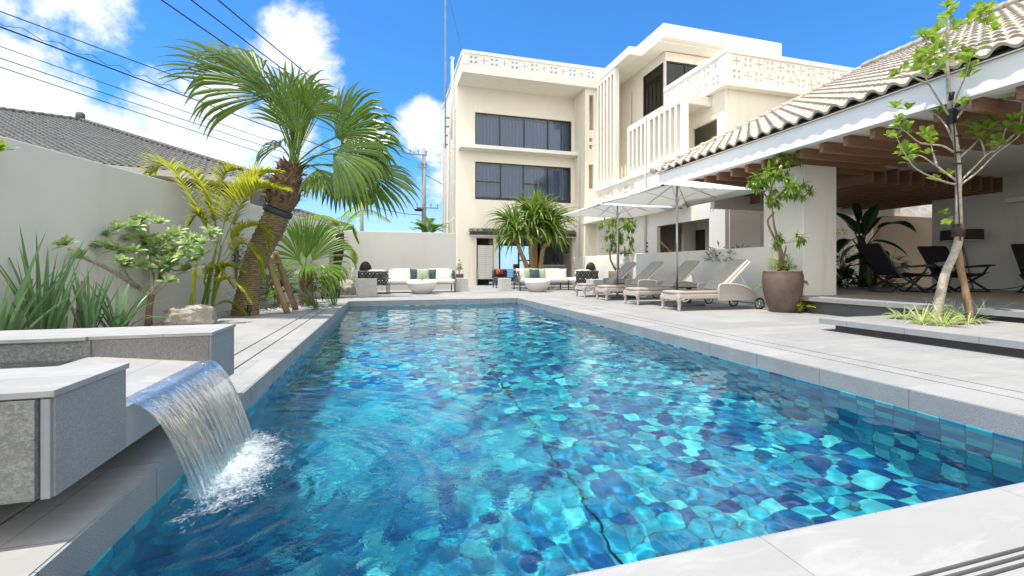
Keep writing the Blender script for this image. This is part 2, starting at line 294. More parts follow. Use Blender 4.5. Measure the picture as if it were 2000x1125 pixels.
# ---------------------------------------------------------------- mesh helpers
class MB:
    def __init__(s): s.v = []; s.f = []; s.k = []; s.cur = 0; s.uv = None
    def add(s, vs, fs):
        n = len(s.v); s.v += [tuple(p) for p in vs]; s.f += [tuple(i + n for i in f) for f in fs]; s.k += [s.cur] * len(fs); return s
    def box(s, x0, x1, y0, y1, z0, z1):
        vs = [(x, y, z) for x in (x0, x1) for y in (y0, y1) for z in (z0, z1)]
        return s.add(vs, [(0, 1, 3, 2), (4, 6, 7, 5), (0, 4, 5, 1), (2, 3, 7, 6), (0, 2, 6, 4), (1, 5, 7, 3)])
    def bar(s, a, b, w, h=None, up=(0, 0, 1)):
        a, b = V(a), V(b); h = h or w; d = (b - a).normalized(); sd = d.cross(V(up))
        if sd.length < 1e-4: sd = d.cross(V((0, 1, 0)))
        sd.normalize(); u = sd.cross(d); vs = []
        for p in (a, b):
            for i, j in ((-1, -1), (1, -1), (1, 1), (-1, 1)): vs.append(p + sd * (w / 2 * i) + u * (h / 2 * j))
        return s.add(vs, [(3, 2, 1, 0), (4, 5, 6, 7), (0, 1, 5, 4), (1, 2, 6, 5), (2, 3, 7, 6), (3, 0, 4, 7)])
    def prism(s, poly, z0, z1):
        n = len(poly); vs = [(x, y, z0) for x, y in poly] + [(x, y, z1) for x, y in poly]
        return s.add(vs, [tuple(range(n - 1, -1, -1)), tuple(range(n, 2 * n))] + [(i, (i + 1) % n, n + (i + 1) % n, n + i) for i in range(n)])
    def side(s, poly, y0, y1):            # polygon in x-z swept in y
        n = len(poly); vs = [(x, y0, z) for x, z in poly] + [(x, y1, z) for x, z in poly]
        return s.add(vs, [tuple(range(n)), tuple(range(2 * n - 1, n - 1, -1))] + [(i, n + i, n + (i + 1) % n, (i + 1) % n) for i in range(n)])
    def tube(s, pts, r, n=8, closed=False):
        pts = [V(p) for p in pts]; m = len(pts); rr = r if isinstance(r, (list, tuple)) else [r] * m
        vs = []; ref = None
        for i, p in enumerate(pts):
            d = (pts[min(i + 1, m - 1)] - pts[max(i - 1, 0)])
            d = d.normalized() if d.length > 1e-9 else V((0, 0, 1))
            if ref is None: ref = d.orthogonal().normalized()
            ref = (ref - d * ref.dot(d)); ref = ref.normalized() if ref.length > 1e-6 else d.orthogonal().normalized()
            q = d.cross(ref)
            for k in range(n):
                a = 2 * PI * k / n; vs.append(p + (ref * math.cos(a) + q * math.sin(a)) * rr[i])
        fs = [(i * n + k, i * n + (k + 1) % n, (i + 1) * n + (k + 1) % n, (i + 1) * n + k) for i in range(m - 1) for k in range(n)]
        fs += [tuple(range(n - 1, -1, -1)), tuple(range((m - 1) * n, m * n))]
        return s.add(vs, fs)
    def lathe(s, prof, c, n=32):
        vs = [(c[0] + r * math.cos(2 * PI * k / n), c[1] + r * math.sin(2 * PI * k / n), c[2] + z) for r, z in prof for k in range(n)]
        fs = [(i * n + k, i * n + (k + 1) % n, (i + 1) * n + (k + 1) % n, (i + 1) * n + k) for i in range(len(prof) - 1) for k in range(n)]
        fs += [tuple(range(n - 1, -1, -1)), tuple(range((len(prof) - 1) * n, len(prof) * n))]
        return s.add(vs, fs)
    def grid(s, fn, nu, nv):
        vs = [fn(i / nu, j / nv) for j in range(nv + 1) for i in range(nu + 1)]
        return s.add(vs, [(j * (nu + 1) + i, j * (nu + 1) + i + 1, (j + 1) * (nu + 1) + i + 1, (j + 1) * (nu + 1) + i) for j in range(nv) for i in range(nu)])
    def cushion(s, c, size, e=.35, n=16, rot=None):
        def sg(x, p): return math.copysign(abs(x) ** p, x)
        vs = []; c = V(c)
        for j in range(n + 1):
            a = -PI / 2 + PI * j / n
            for i in range(2 * n):
                b = 2 * PI * i / (2 * n)
                p = V((size[0] / 2 * sg(math.cos(a), e) * sg(math.cos(b), e), size[1] / 2 * sg(math.cos(a), e) * sg(math.sin(b), e), size[2] / 2 * sg(math.sin(a), e * 1.4)))
                vs.append(c + (rot @ p if rot else p))
        m = 2 * n
        return s.add(vs, [(j * m + i, j * m + (i + 1) % m, (j + 1) * m + (i + 1) % m, (j + 1) * m + i) for j in range(n) for i in range(m)])
    def pillow(s, c, w, h, th, rot, n=10):
        c = V(c); vs = []; fs = []
        for sd in (1, -1):
            b = len(vs)
            for j in range(n + 1):
                for i in range(n + 1):
                    u, v = 2 * i / n - 1, 2 * j / n - 1
                    q = 1 - .07 * (1 - u * u) ; q2 = 1 - .07 * (1 - v * v)
                    p = V((u * w / 2 * q2, sd * th / 2 * ((1 - u * u) * (1 - v * v)) ** .45, v * h / 2 * q)); vs.append(c + rot @ p)
            for j in range(n):
                for i in range(n):
                    q = (b + j * (n + 1) + i, b + j * (n + 1) + i + 1, b + (j + 1) * (n + 1) + i + 1, b + (j + 1) * (n + 1) + i)
                    fs.append(q if sd < 0 else q[::-1])
        return s.add(vs, fs)
    def panel(s, plane, c0, c1, u0, u1, z0, z1, holes):
        """a slab of constant X or Y with real rectangular openings (u0,u1,z0,z1)"""
        us = sorted({u0, u1, *[round(min(max(h[i], u0), u1), 5) for h in holes for i in (0, 1)]}); zs = sorted({z0, z1, *[round(min(max(h[i], z0), z1), 5) for h in holes for i in (2, 3)]})
        nu, nz = len(us) - 1, len(zs) - 1
        sol = [[True] * nz for _ in range(nu)]
        for i in range(nu):
            uc = (us[i] + us[i + 1]) / 2
            hs = [h for h in holes if h[0] < uc < h[1]]
            for j in range(nz):
                zc = (zs[j] + zs[j + 1]) / 2
                if any(h[2] < zc < h[3] for h in hs): sol[i][j] = False
        P = {'X': lambda c, u, z: (c, u, z), 'Y': lambda c, u, z: (u, c, z), 'Z': lambda c, u, z: (u, z, c)}[plane]
        vs = []; fs = []
        def q(*p): n = len(vs); vs.extend(p); fs.append((n, n + 1, n + 2, n + 3))
        for i in range(nu):
            j = 0
            while j < nz:
                if not sol[i][j]: j += 1; continue
                j2 = j
                a, b = us[i], us[i + 1]
                zz0, zz1 = zs[j], zs[j + 1]
                for cc in (c0, c1): q(P(cc, a, zz0), P(cc, b, zz0), P(cc, b, zz1), P(cc, a, zz1))
                if i == 0 or not sol[i - 1][j]: q(P(c0, a, zz0), P(c1, a, zz0), P(c1, a, zz1), P(c0, a, zz1))
                if i == nu - 1 or not sol[i + 1][j]: q(P(c0, b, zz0), P(c1, b, zz0), P(c1, b, zz1), P(c0, b, zz1))
                if j == 0 or not sol[i][j - 1]: q(P(c0, a, zz0), P(c1, a, zz0), P(c1, b, zz0), P(c0, b, zz0))
                if j == nz - 1 or not sol[i][j + 1]: q(P(c0, a, zz1), P(c1, a, zz1), P(c1, b, zz1), P(c0, b, zz1))
                j += 1
        return s.add(vs, fs)
    def build(s, name, mats, parent=None, smooth=False, local=False, weld=False, bevel=0, recalc=False):
        off = V((0, 0, 0))
        if parent is not None and not local:
            q = parent
            while q is not None: off += q.location; q = q.parent
        me = bpy.data.meshes.new(name); me.from_pydata([(x - off.x, y - off.y, z - off.z) for x, y, z in s.v] if off.length else s.v, [], s.f)
        if isinstance(mats, str): mats = [mats]
        for m in mats: me.materials.append(MATS[m])
        if len(mats) > 1: me.polygons.foreach_set('material_index', s.k)
        if weld or recalc or bevel:
            bm = bmesh.new(); bm.from_mesh(me)
            if weld: bmesh.ops.remove_doubles(bm, verts=bm.verts, dist=1e-4)
            bmesh.ops.recalc_face_normals(bm, faces=bm.faces); bm.to_mesh(me); bm.free()
        if smooth: me.polygons.foreach_set('use_smooth', [True] * len(me.polygons))
        o = bpy.data.objects.new(name, me); COL.objects.link(o)
        if parent is not None: o.parent = parent
        if bevel:
            md = o.modifiers.new('bevel', 'BEVEL'); md.width = bevel; md.segments = 2; md.limit_method = 'ANGLE'
        return o
def tag(o, label=None, cat=None, group=None, kind=None):
    if label: o['label'] = label
    if cat: o['category'] = cat
    if group: o['group'] = group
    if kind: o['kind'] = kind
    return o
def thing(name, loc, label, cat, group=None, rz=0):
    o = bpy.data.objects.new(name, None); COL.objects.link(o); o.location = loc; o.rotation_euler = (0, 0, rz); o.empty_display_size = .2
    return tag(o, label, cat, group)
def struct(o): o['kind'] = 'structure'; return o
def copy_tree(o, loc=None, rz=None, label=None, parent=None):
    n = o.copy(); COL.objects.link(n); n.parent = parent
    if loc is not None: n.location = loc
    if rz is not None: n.rotation_euler = (0, 0, rz)
    if label: n['label'] = label
    for ch in list(o.children): copy_tree(ch, parent=n)
    return n
def spline(pts, n=6):
    pts = [V(p) for p in pts]; out = []
    P = [pts[0] * 2 - pts[1]] + pts + [pts[-1] * 2 - pts[-2]]
    for i in range(1, len(P) - 2):
        for k in range(n):
            u = k / n; a, b, c_, d_ = P[i - 1], P[i], P[i + 1], P[i + 2]
            out.append(.5 * ((2 * b) + (c_ - a) * u + (2 * a - 5 * b + 4 * c_ - d_) * u * u + (3 * b - a - 3 * c_ + d_) * u ** 3))
    return out + [pts[-1]]
def lerp(a, b, t): return a + (b - a) * t
def rr(a, b): return random.uniform(a, b)
def rdir(zmin=-1, zmax=1):
    z = rr(zmin, zmax); a = rr(0, 2 * PI); q = math.sqrt(max(0, 1 - z * z)); return V((q * math.cos(a), q * math.sin(a), z))
# ---- leaves
def blade(mb, base, d, length, width, droop=.6, segs=5, prof='strap', fold=.25, up=V((0, 0, 1))):
    d = V(d).normalized(); p = V(base); sd = d.cross(up)
    if sd.length < .05: sd = d.cross(V((rr(-1, 1), rr(-1, 1), .1)))
    sd.normalize(); vs = []
    for i in range(segs + 1):
        t_ = i / segs
        if prof == 'strap': w = width * (1 - t_ ** 2.5) * (.55 + .45 * min(1, t_ * 4))
        elif prof == 'ovate': w = width * math.sin(PI * min(1, .06 + .94 * t_) ** .8) + .001
        elif prof == 'obov': w = width * (math.sin(PI * (.04 + .94 * t_ ** 1.5)) if t_ < 1 else .12)
        else: w = width * (1 - t_)
        n = sd.cross(d).normalized()
        vs += [p - sd * w / 2 + n * abs(w) * fold * .5, p, p + sd * w / 2 + n * abs(w) * fold * .5]
        d = (d + V((0, 0, -1)) * droop / segs).normalized(); sd = (sd - d * sd.dot(d)).normalized(); p = p + d * (length / segs)
    fs = []
    for i in range(segs):
        a = i * 3; fs += [(a, a + 1, a + 4, a + 3), (a + 1, a + 2, a + 5, a + 4)]
    mb.add(vs, fs)
def fan(mb, hub, axis, nrm, R, n=44, spread=2.2, droop=1.0, tipdroop=1.6):
    n = max(12, int(n * .54)) if n > 22 else n
    axis = V(axis).normalized(); nrm = V(nrm); nrm = (nrm - axis * nrm.dot(axis)).normalized(); sd = axis.cross(nrm)
    da = 2 * spread / n
    for i in range(n):
        a = -spread + da * (i + .5) + rr(-.01, .01)
        d = (axis * math.cos(a) + sd * math.sin(a) + nrm * (.10 * math.cos(a * 1.4) - .05)).normalized()
        ln = R * (.80 + .20 * math.cos(a)) * rr(.92, 1.04)
        side = (-axis * math.sin(a) + sd * math.cos(a)).normalized()
        p = V(hub); vs = []; fr = [0, .16, .32, .46, .58, .70, .81, .91, 1.0]; dr = droop * rr(.8, 1.25); kk = rr(.60, .72)
        for j, q in enumerate(fr):
            r = q * ln
            w = r * math.tan(da / 2) * 2 if q <= kk else kk * ln * math.tan(da / 2) * 2 * (1 - (q - kk) / (1 - kk)) ** .85
            w = max(w, .0025); nn = side.cross(d).normalized()
            if nn.dot(nrm) < 0: nn = -nn
            vs += [p - side * w / 2, p + nn * w * .30, p + side * w / 2]
            if j < len(fr) - 1:
                g = dr * (.12 if q < kk else tipdroop * .38) * rr(.8, 1.2)
                d = (d + V((0, 0, -g))).normalized(); side = (side - d * side.dot(d)).normalized(); p = p + d * ln * (fr[j + 1] - q)
        fs = []
        for j in range(len(fr) - 1):
            b = j * 3; fs += [(b, b + 1, b + 4, b + 3), (b + 1, b + 2, b + 5, b + 4)]
        mb.add(vs, fs)
def pinnate(mb, path, ll, n=40, ang=.9, w=.022, droop=.8, lift=.35, start=.18):
    pts = spline(path, 8); m = len(pts) - 1
    for i in range(n):
        t_ = start + (1 - start) * i / (n - 1); q = t_ * m; k = min(int(q), m - 1); p = pts[k].lerp(pts[k + 1], q - k); d = (pts[k + 1] - pts[k]).normalized()
        sd = d.cross(V((0, 0, 1)))
        sd = sd.normalized() if sd.length > .05 else V((1, 0, 0)); up = sd.cross(d)
        L_ = ll * (math.sin(PI * (.16 + .80 * t_)) ** .7) * rr(.88, 1.08); a = ang * (1 - .45 * t_)
        for s_ in (-1, 1):
            dd = d * math.cos(a) + sd * s_ * math.sin(a) + up * lift * rr(.6, 1.2)
            blade(mb, p, dd, L_, w, droop * rr(.7, 1.3), 4, 'strap', .3)
def rosette(mb, c, axis, n, ll, w, spread=1.0, droop=.4, prof='obov', segs=4):
    axis = V(axis).normalized(); a1 = axis.orthogonal().normalized(); a2 = axis.cross(a1)
    for i in range(n):
        a = 2.399 * i + rr(-.2, .2); k = (i + .5) / n; e = spread * (.25 + .75 * k) * rr(.85, 1.15)
        d = axis * math.cos(e) + (a1 * math.cos(a) + a2 * math.sin(a)) * math.sin(e)
        blade(mb, V(c) + axis * (.02 * (1 - k)), d, ll * rr(.7, 1.1) * (.6 + .4 * k), w * rr(.85, 1.1), droop * rr(.5, 1.4), segs, prof, .3, up=axis)

# ================================================================ GROUND, DECK AND POOL
PX0, PX1, PY0, PY1, WZ, PZ = -1.0, 3.72, 1.2, 12.6, -.158, -1.45
struct(MB().panel('Z', -14.0, -14.05, -6000, 6000, -6000, 6000, []).build('sea', 'sea_water'))
struct(MB().panel('Z', -.17, -.6, -90, 90, -60, 31, [(PX0 - .1, PX1 + .1, PY0 - .1, PY1 + .1)]).build('ground', 'earth'))
SL, SR, SN = (-1.53, -1.32), (4.16, 4.40), (.856, .881, .906)
slots = [(x, x + .022, .87, 13.1) for x in SL + SR] + [(-1.53, 4.42, y, y + .015) for y in SN]
m = MB().panel('Z', 0, -.1, -1.75, 30, -3, 24, [(PX0 - .30, PX1 + .30, PY0 - .27, PY1 + .30)] + slots)
m.prism([(-3.3, -3), (-1.752, -3), (-1.752, 10.95), (-2.3, 9.7), (-2.8, 9.3), (-2.95, 8.2)], -.1, 0)
struct(m.build('deck', 'pale_stone', recalc=True))
struct(MB().panel('Z', 0, -.15, PX0 - .30, PX1 + .30, PY0 - .27, PY1 + .30, [(PX0 - .012, PX1 + .012, PY0 - .012, PY1 + .012)]).build('pool_coping', 'pale_stone', recalc=True))
m = MB(); m.cur = 0
m.box(PX0 - .05, PX0, PY0 - .012, PY1 + .012, -.15, -.004); m.box(PX1, PX1 + .05, PY0 - .012, PY1 + .012, -.15, -.004); m.cur = 1
m.box(PX0 + .001, PX1 - .001, PY1, PY1 + .05, -.15, -.004); m.box(PX0 + .001, PX1 - .001, PY0 - .05, PY0, -.15, -.004)
struct(m.build('coping_face', ['granite_face', 'granite_face_across']))
m = MB(); m.cur = 0
m.box(PX0 - .08, PX0 + .004, PY0, PY1, PZ, -.15); m.box(PX1 - .004, PX1 + .08, PY0, PY1, PZ, -.15); m.cur = 1
m.box(PX0 + .004, PX1 - .004, PY1 - .004, PY1 + .08, PZ, -.15); m.box(PX0 + .004, PX1 - .004, PY0 - .08, PY0 + .004, PZ, -.15)
pw = struct(m.build('pool_wall', ['mosaic_side', 'mosaic_end'])); pw.cycles.is_caustics_receiver = True
m = MB().box(PX0 - .1, PX1 + .1, PY0 - .1, PY1 + .1, PZ - .1, PZ)
pf = struct(m.build('pool_floor', 'mosaic_floor')); pf.cycles.is_caustics_receiver = True
sj = MB().box(1.335, 1.355, PY0 + .01, PY1 - .01, PZ, PZ + .004).build('floor_joint', 'rubber'); struct(sj)
m = MB()
for x in SL + SR: m.box(x - .004, x + .026, .95, 13.1, -.105, -.045)
for y in SN: m.box(-1.53, 4.42, y - .004, y + .024, -.104, -.046)
struct(m.build('drain_channel', 'frame_dark'))
# water with real waves: swell, wind ripples and rings spreading from the waterfall
rng = np.random.RandomState(11)
gx = np.linspace(PX0 - .02, PX1 + .02, 380); gy = np.linspace(PY0 - .02, PY1 + .02, 860); X, Y = np.meshgrid(gx, gy); Z = np.zeros_like(X)
D = np.hypot((X + .75) * 1.0, np.maximum(0, np.abs(Y - 2.65) - .35)); near = np.exp(-D / 1.9)
for i in range(44):
    lam = .20 * 2 ** rng.uniform(0, 2.3); k = 2 * PI / lam; th = rng.uniform(-.9, .9) + (PI if rng.rand() < .4 else 0) + rng.choice([0, PI / 2, 1.2])
    Z += lam * .00092 * (.85 + 1.3 * near) * np.sin(k * (X * math.cos(th) + Y * math.sin(th)) + rng.uniform(0, 6.28) + .5 * np.sin(X * 1.7 + i) + .5 * np.sin(Y * 1.1 + 2 * i))
for i in range(34):
    lam = rng.uniform(.065, .17); k = 2 * PI / lam; th = rng.uniform(0, 2 * PI)
    Z += lam * .00055 * (.8 + 1.2 * near) * np.sin(k * (X * math.cos(th) + Y * math.sin(th)) + rng.uniform(0, 6.28) + 1.2 * np.sin(X * 2.3 + i) + 1.2 * np.sin(Y * 1.9 + 2 * i))
for i in range(12):
    cy = rng.uniform(2.2, 3.1); r_ = np.hypot(X + .80, Y - cy); k = 2 * PI / rng.uniform(.08, .20)
    Z += .0016 * np.exp(-r_ / .8) * np.sin(k * r_ + rng.uniform(0, 6.28))
v = np.stack([X, Y, Z + WZ], -1).reshape(-1, 3); ny, nx = X.shape
idx = np.arange(nx * ny).reshape(ny, nx); f = np.stack([idx[:-1, :-1], idx[:-1, 1:], idx[1:, 1:], idx[1:, :-1]], -1).reshape(-1, 4)
me = bpy.data.meshes.new('water'); me.from_pydata(v.tolist(), [], f.tolist()); me.polygons.foreach_set('use_smooth', [True] * len(me.polygons)); me.materials.append(MATS['pool_water'])
wo = bpy.data.objects.new('water', me); COL.objects.link(wo); struct(wo); wo.cycles.is_caustics_caster = True
# gravel bed along the left wall
def lw(y): return -3.92 + .2245 * (y - 8.29)        # the slanted garden wall's face
def gfn(u, v_):
    y = -1 + v_ * 19.3; x = lerp(lw(y) - .1, -1.70, u); return (x, y, -.035 + .035 * mnoise.noise((x * 1.7, y * 1.7, 0)) + .012 * mnoise.noise((x * 9, y * 9, 3)))
tag(MB().grid(gfn, 40, 160).build('gravel_bed', 'gravel', smooth=True), kind='structure')
m = MB()
for i in range(1500):
    y = rr(7.5, 18); x = lerp(lw(y), -1.80, rr(.05, 1) ** .6)
    if y < 11 and x > -2.95 + max(0, y - 8.2) * .42: continue
    r_ = rr(.008, .03) * (1.3 if rr(0, 1) < .15 else 1); n0 = len(m.v); a0 = rr(0, 6.28)
    vs = [(x + r_ * math.cos(a0 + a) * e * rr(.7, 1.1), y + r_ * math.sin(a0 + a) * e * rr(.7, 1.1), -.03 + z * r_) for z, e in ((0, .8), (.5, 1), (1.0, .55)) for a in (0, 1.3, 2.6, 3.9, 5.1)]
    m.add(vs, [(k * 5 + q, k * 5 + (q + 1) % 5, k * 5 + 5 + (q + 1) % 5, k * 5 + 5 + q) for k in (0, 1) for q in range(5)] + [(10, 11, 12, 13, 14)])
tag(m.build('gravel_stones', 'cube_stone'), 'loose white stones scattered over the gravel bed', 'gravel', kind='stuff')

# ---------------------------------------------------------------- raised fountain basin
FX = -1.05
ft = thing('fountain_basin', (-1.9, 2.6, 0), 'raised grey granite fountain basin overhanging the left pool edge', 'fountain')
m = MB(); m.box(-2.9, FX, 1.80, 2.205, .15, .478); m.box(-2.9, FX + .0, 3.13, 3.55, .15, .478)
m.box(-2.9, -1.66, 2.205, 3.13, .15, .20); m.box(-2.9, -2.55, 2.205, 3.29, .2, .478)
m.build('basin_body', 'granite_smooth', ft)
MB().box(-1.652, FX - .012, 3.124, 3.13, .2, .4779).build('block_front', 'granite_speckled', ft)
MB().box(-2.9, -1.657, 3.117, 3.13, .2, .4779).build('inner_panel', 'granite_rough', ft)
m = MB(); m.box(-2.92, FX + .008, 1.78, 2.215, .48, .502); m.box(-1.67, FX + .008, 3.122, 3.56, .48, .502); m.box(-2.92, -1.672, 3.10, 3.56, .48, .502); m.box(-2.92, -2.53, 2.217, 3.098, .48, .502)
m.build('cap_stone', 'pale_stone', ft, bevel=.002)
MB().box(-2.9, FX - .040, 1.775, 1.799, .152, .474).build('rough_panel', 'granite_rough', ft)
MB().box(FX - .030, FX - .006, 1.785, 1.7995, .15, .474).build('corner_trim', 'grey_metal', ft)
MB().box(-2.75, -1.42, 2.02, 3.4, 0, .149).build('plinth', 'granite_smooth', ft)
m = MB(); m.side([(-1.66, .15), (FX, .15), (FX, .318), (-1.66, .385)], 2.206, 3.129); m.build('spill_ledge', 'pale_stone', ft, recalc=True)
m = MB().grid(lambda u, v_: (lerp(-2.55, -1.64, u), lerp(2.206, 3.116, v_), .372 + .0015 * math.sin(u * 31 + v_ * 12) + .0012 * math.sin(v_ * 44 - u * 9)), 40, 40)
MATS['basin_water'] = MATS['pool_water']; m.build('basin_water', 'basin_water', ft, smooth=True)
# falling sheet
nu, nv = 120, 50; vs = []; uvs = []
for j in range(nv + 1):
    q = j / nv
    for i in range(nu + 1):
        u = i / nu; y = lerp(2.212 + .045 * q, 3.125 - .06 * q, u)
        if q < .12: x = FX - .04 + q / .12 * .055; z = .338 - .004 * q / .12
        else:
            w = (q - .12) / .88; x = FX + .015 + .245 * w + .0 * u; z = .334 - .50 * (.18 * w + .82 * w * w) - .004
        a = 1 + 2 * q
        x += .0022 * a * math.sin(u * 90 + 2.2 * math.sin(u * 17)) + .0018 * a * math.sin(u * 213 + q * 3) + .004 * q * math.sin(u * 23 + q * 5); y += .002 * q * math.sin(u * 61 + q * 9)
        edge = min(u, 1 - u)
        if edge < .03: x -= .02 * (1 - edge / .03) * q
        vs.append((x, y, z)); uvs.append((u, q))
fs = [(j * (nu + 1) + i, j * (nu + 1) + i + 1, (j + 1) * (nu + 1) + i + 1, (j + 1) * (nu + 1) + i) for j in range(nv) for i in range(nu)]
o = MB().add(vs, fs).build('waterfall', 'falling_water', smooth=True)
ul = o.data.uv_layers.new(name='uv')
for lp in o.data.loops: ul.data[lp.index].uv = uvs[lp.vertex_index]
tag(o, 'clear sheet of water falling from the granite fountain into the pool', 'waterfall')
def foamz(x, y):
    d = math.hypot((x + .80) * 1.6, max(0, abs(y - 2.65) - .36)); return .030 * math.exp(-d * 5) * (.6 + .9 * mnoise.noise((x * 14, y * 14, 1))) + .010 * math.exp(-d * 2.0) * (mnoise.noise((x * 30, y * 30, 7)) + .5)
m = MB().grid(lambda u, v_: (lambda x, y: (x, y, WZ + .009 + foamz(x, y)))(lerp(-.97, .15, u), lerp(1.85, 3.5, v_)), 110, 150)
tag(m.build('foam', 'foam', smooth=True), 'white foam churning at the foot of the waterfall', 'foam', kind='stuff')
m = MB()
for i in range(480):
    u = rr(0, 1); x = -.80 + abs(random.gauss(0, .12)) - .02; y = lerp(2.24, 3.08, u) + random.gauss(0, .05); z = WZ + .01 + abs(random.gauss(0, .022)); r_ = rr(.001, .003)
    n0 = [(x + r_, y, z), (x - r_, y, z), (x, y + r_, z), (x, y - r_, z), (x, y, z + r_), (x, y, z - r_)]
    m.add(n0, [(0, 2, 4), (2, 1, 4), (1, 3, 4), (3, 0, 4), (2, 0, 5), (1, 2, 5), (3, 1, 5), (0, 3, 5)])
tag(m.build('splash_drops', 'white_paint', smooth=True), 'small splash droplets leaping off the foam', 'splash', kind='stuff')

# ---------------------------------------------------------------- platforms
tp = thing('tree_platform', (7.1, 1.5, 0), 'low pale stone platform with the slender tree and grass bed', 'platform')
MB().panel('Z', .17, .095, 6.03, 8.05, -2.5, 4.94, [(6.95, 7.85, 3.85, 4.70)]).build('top_slab', 'pale_stone', tp, recalc=True)
MB().box(6.20, 8.19, -2.4, 4.83, 0, .094).build('base', 'granite_dark', tp)
MB().box(6.96, 7.84, 3.86, 4.69, .096, .15).build('soil', 'soil', tp)
MB().box(6.026, 6.03, -2.5, 4.94, .096, .166).build('edge_face', 'granite_face', tp)

# ================================================================ GARDEN WALLS
m = MB(); dx, dy = .2245, 1.0
def lwx(y): return lw(y)
m.prism([(lwx(-3), -3), (lwx(18.2), 18.2), (lwx(18.2) - .18, 18.2), (lwx(-3) - .18, -3)], -.1, 2.43)
tag(m.build('garden_wall', 'garden_stucco', recalc=True, bevel=.012), 'long smooth grey plastered wall behind the palms, left of the pool', 'wall')
tag(MB().box(-1.70, 2.74, 18.2, 18.38, -.1, 2.34).build('back_wall', 'garden_stucco', bevel=.012), 'pale grey plastered wall behind the sofa at the far end of the pool', 'wall')
o = thing('low_wall', (8.2, 12, 0), 'waist-high cream wall behind the row of sun loungers', 'wall')
MB().box(8.20, 8.36, 7.92, 13.45, -.1, 1.375).build('wall_section', 'white_stucco', o, bevel=.012)
MB().box(8.42, 8.58, 13.35, 19.2, -.1, 1.40).build('wall_section', 'white_stucco', o, bevel=.012)

# ================================================================ HOTEL BUILDING
B = thing('hotel_building', (3.36, 22, 0), 'white three-storey modern building with breeze-block parapets and louvred screens', 'building')
def block_holes(u0, u1, z0, z1, p=None, rows=1, flip=0):
    """openings of a breeze-block band: four small squares, then a slit cross, in turn"""
    hs = []; n = max(1, round((u1 - u0) / (p or (z1 - z0) / rows))); pu = (u1 - u0) / n; ph = (z1 - z0) / rows
    for r in range(rows):
        for i in range(n):
            cu = u0 + (i + .5) * pu; cz = z0 + (r + .5) * ph; q = min(pu, ph)
            if (i + r + flip) % 2 == 0:
                for a in (-1, 1):
                    for b in (-1, 1): hs.append((cu + a * q * .22 - q * .12, cu + a * q * .22 + q * .12, cz + b * q * .22 - q * .12, cz + b * q * .22 + q * .12))
            else:
                hs.append((cu - q * .34, cu + q * .34, cz - q * .045, cz + q * .045)); hs.append((cu - q * .045, cu + q * .045, cz - q * .34, cz + q * .34))
    return hs
def breeze(plane, c0, c1, u0, u1, z0, z1, rows=1, flip=0, parent=B, mat='white_stucco', name='breeze_block_band'):
    m = MB().panel(plane, c0, c1, u0, u1, z0, z1, block_holes(u0, u1, z0, z1, rows=rows, flip=flip))
    # thin raised rims between the blocks
    n = max(1, round((u1 - u0) / ((z1 - z0) / rows))); pu = (u1 - u0) / n; ph = (z1 - z0) / rows
    cf = c0 - .006
    for i in range(n + 1):
        u = u0 + i * pu
        (m.box(cf, c0, u - .006, u + .006, z0, z1) if plane == 'X' else m.box(u - .006, u + .006, cf, c0, z0, z1))
    for r in range(n and rows):
        for i in range(n):
            cu = u0 + (i + .5) * pu; cz = z0 + (r + .5) * ph; q = min(pu, ph) * .44; w = q * .16
            if (i + r + flip) % 2 == 0:
                for a, b in ((-1, 0), (1, 0)):
                    u_ = cu + a * q
                    (m.box(cf - .012, c0, u_ - w / 2, u_ + w / 2, cz - q, cz + q) if plane == 'X' else m.box(u_ - w / 2, u_ + w / 2, cf - .012, c0, cz - q, cz + q))
    return m.build(name, mat, parent)
# --- front block (facade towards the pool)
m = MB()
W2 = (4.27, 9.55, 7.08, 8.80); W1 = (4.27, 9.52, 4.38, 6.30)
m.panel('Y', 22, 22.25, 3.36, 9.70, 0, 10.06, [W2, W1, (4.19, 9.66, -1, 2.52)])
m.panel('X', 3.36, 3.60, 22.25, 28, 0, 10.06, [])
m.box(9.70, 9.86, 20.60, 28, 0, 10.06); m.box(9.87, 11.6, 21.3, 28, 0, 10.05)
m.panel('Y', 27.8, 28, 3.6, 9.7, 0, 10.06, [(4.2, 9.3, .25, 2.4)])
m.box(3.6, 9.7, 22.25, 27.8, 2.9, 3.1)
m.panel('Y', 20.60, 20.75, 9.86, 10.30, 0, 10.3, [(9.93, 10.18, 7.95, 9.75), (9.90, 10.16, 4.95, 6.2), (9.93, 10.10, 7.0, 7.2), (9.93, 10.10, 7.35, 7.55)])
m.build('wall', 'cream_stucco', B)
m = MB(); m.box(3.36, 11.3, 20.42, 28, 10.06, 10.45); m.build('roof_slab', 'white_stucco', B)
m = MB(); m.box(3.36, 11.3, 20.38, 20.58, 10.95, 11.10); m.box(3.34, 3.54, 20.58, 28, 10.95, 11.10); m.box(3.36, 3.64, 20.40, 20.56, 10.45, 10.95); m.build('parapet_rail', 'white_stucco', B)
breeze('Y', 20.42, 20.52, 3.64, 11.2, 10.45, 10.95); breeze('X', 3.38, 3.48, 20.58, 28, 10.45, 10.95, name='breeze_block_band')
MB().box(3.42, 9.70, 21.40, 22, 6.82, 7.0).build('ledge', 'white_stucco', B, bevel=.008)
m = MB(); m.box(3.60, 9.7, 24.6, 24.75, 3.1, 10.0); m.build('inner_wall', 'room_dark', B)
def pleats(x0, x1, y, z0, z1, n, amp=.05):
    return MB().grid(lambda u, v_: (lerp(x0, x1, u), y + amp * math.sin(u * n * 2 * PI + math.sin(u * 13)) * (.6 + .4 * v_), lerp(z0, z1, v_)), n * 8, 2)
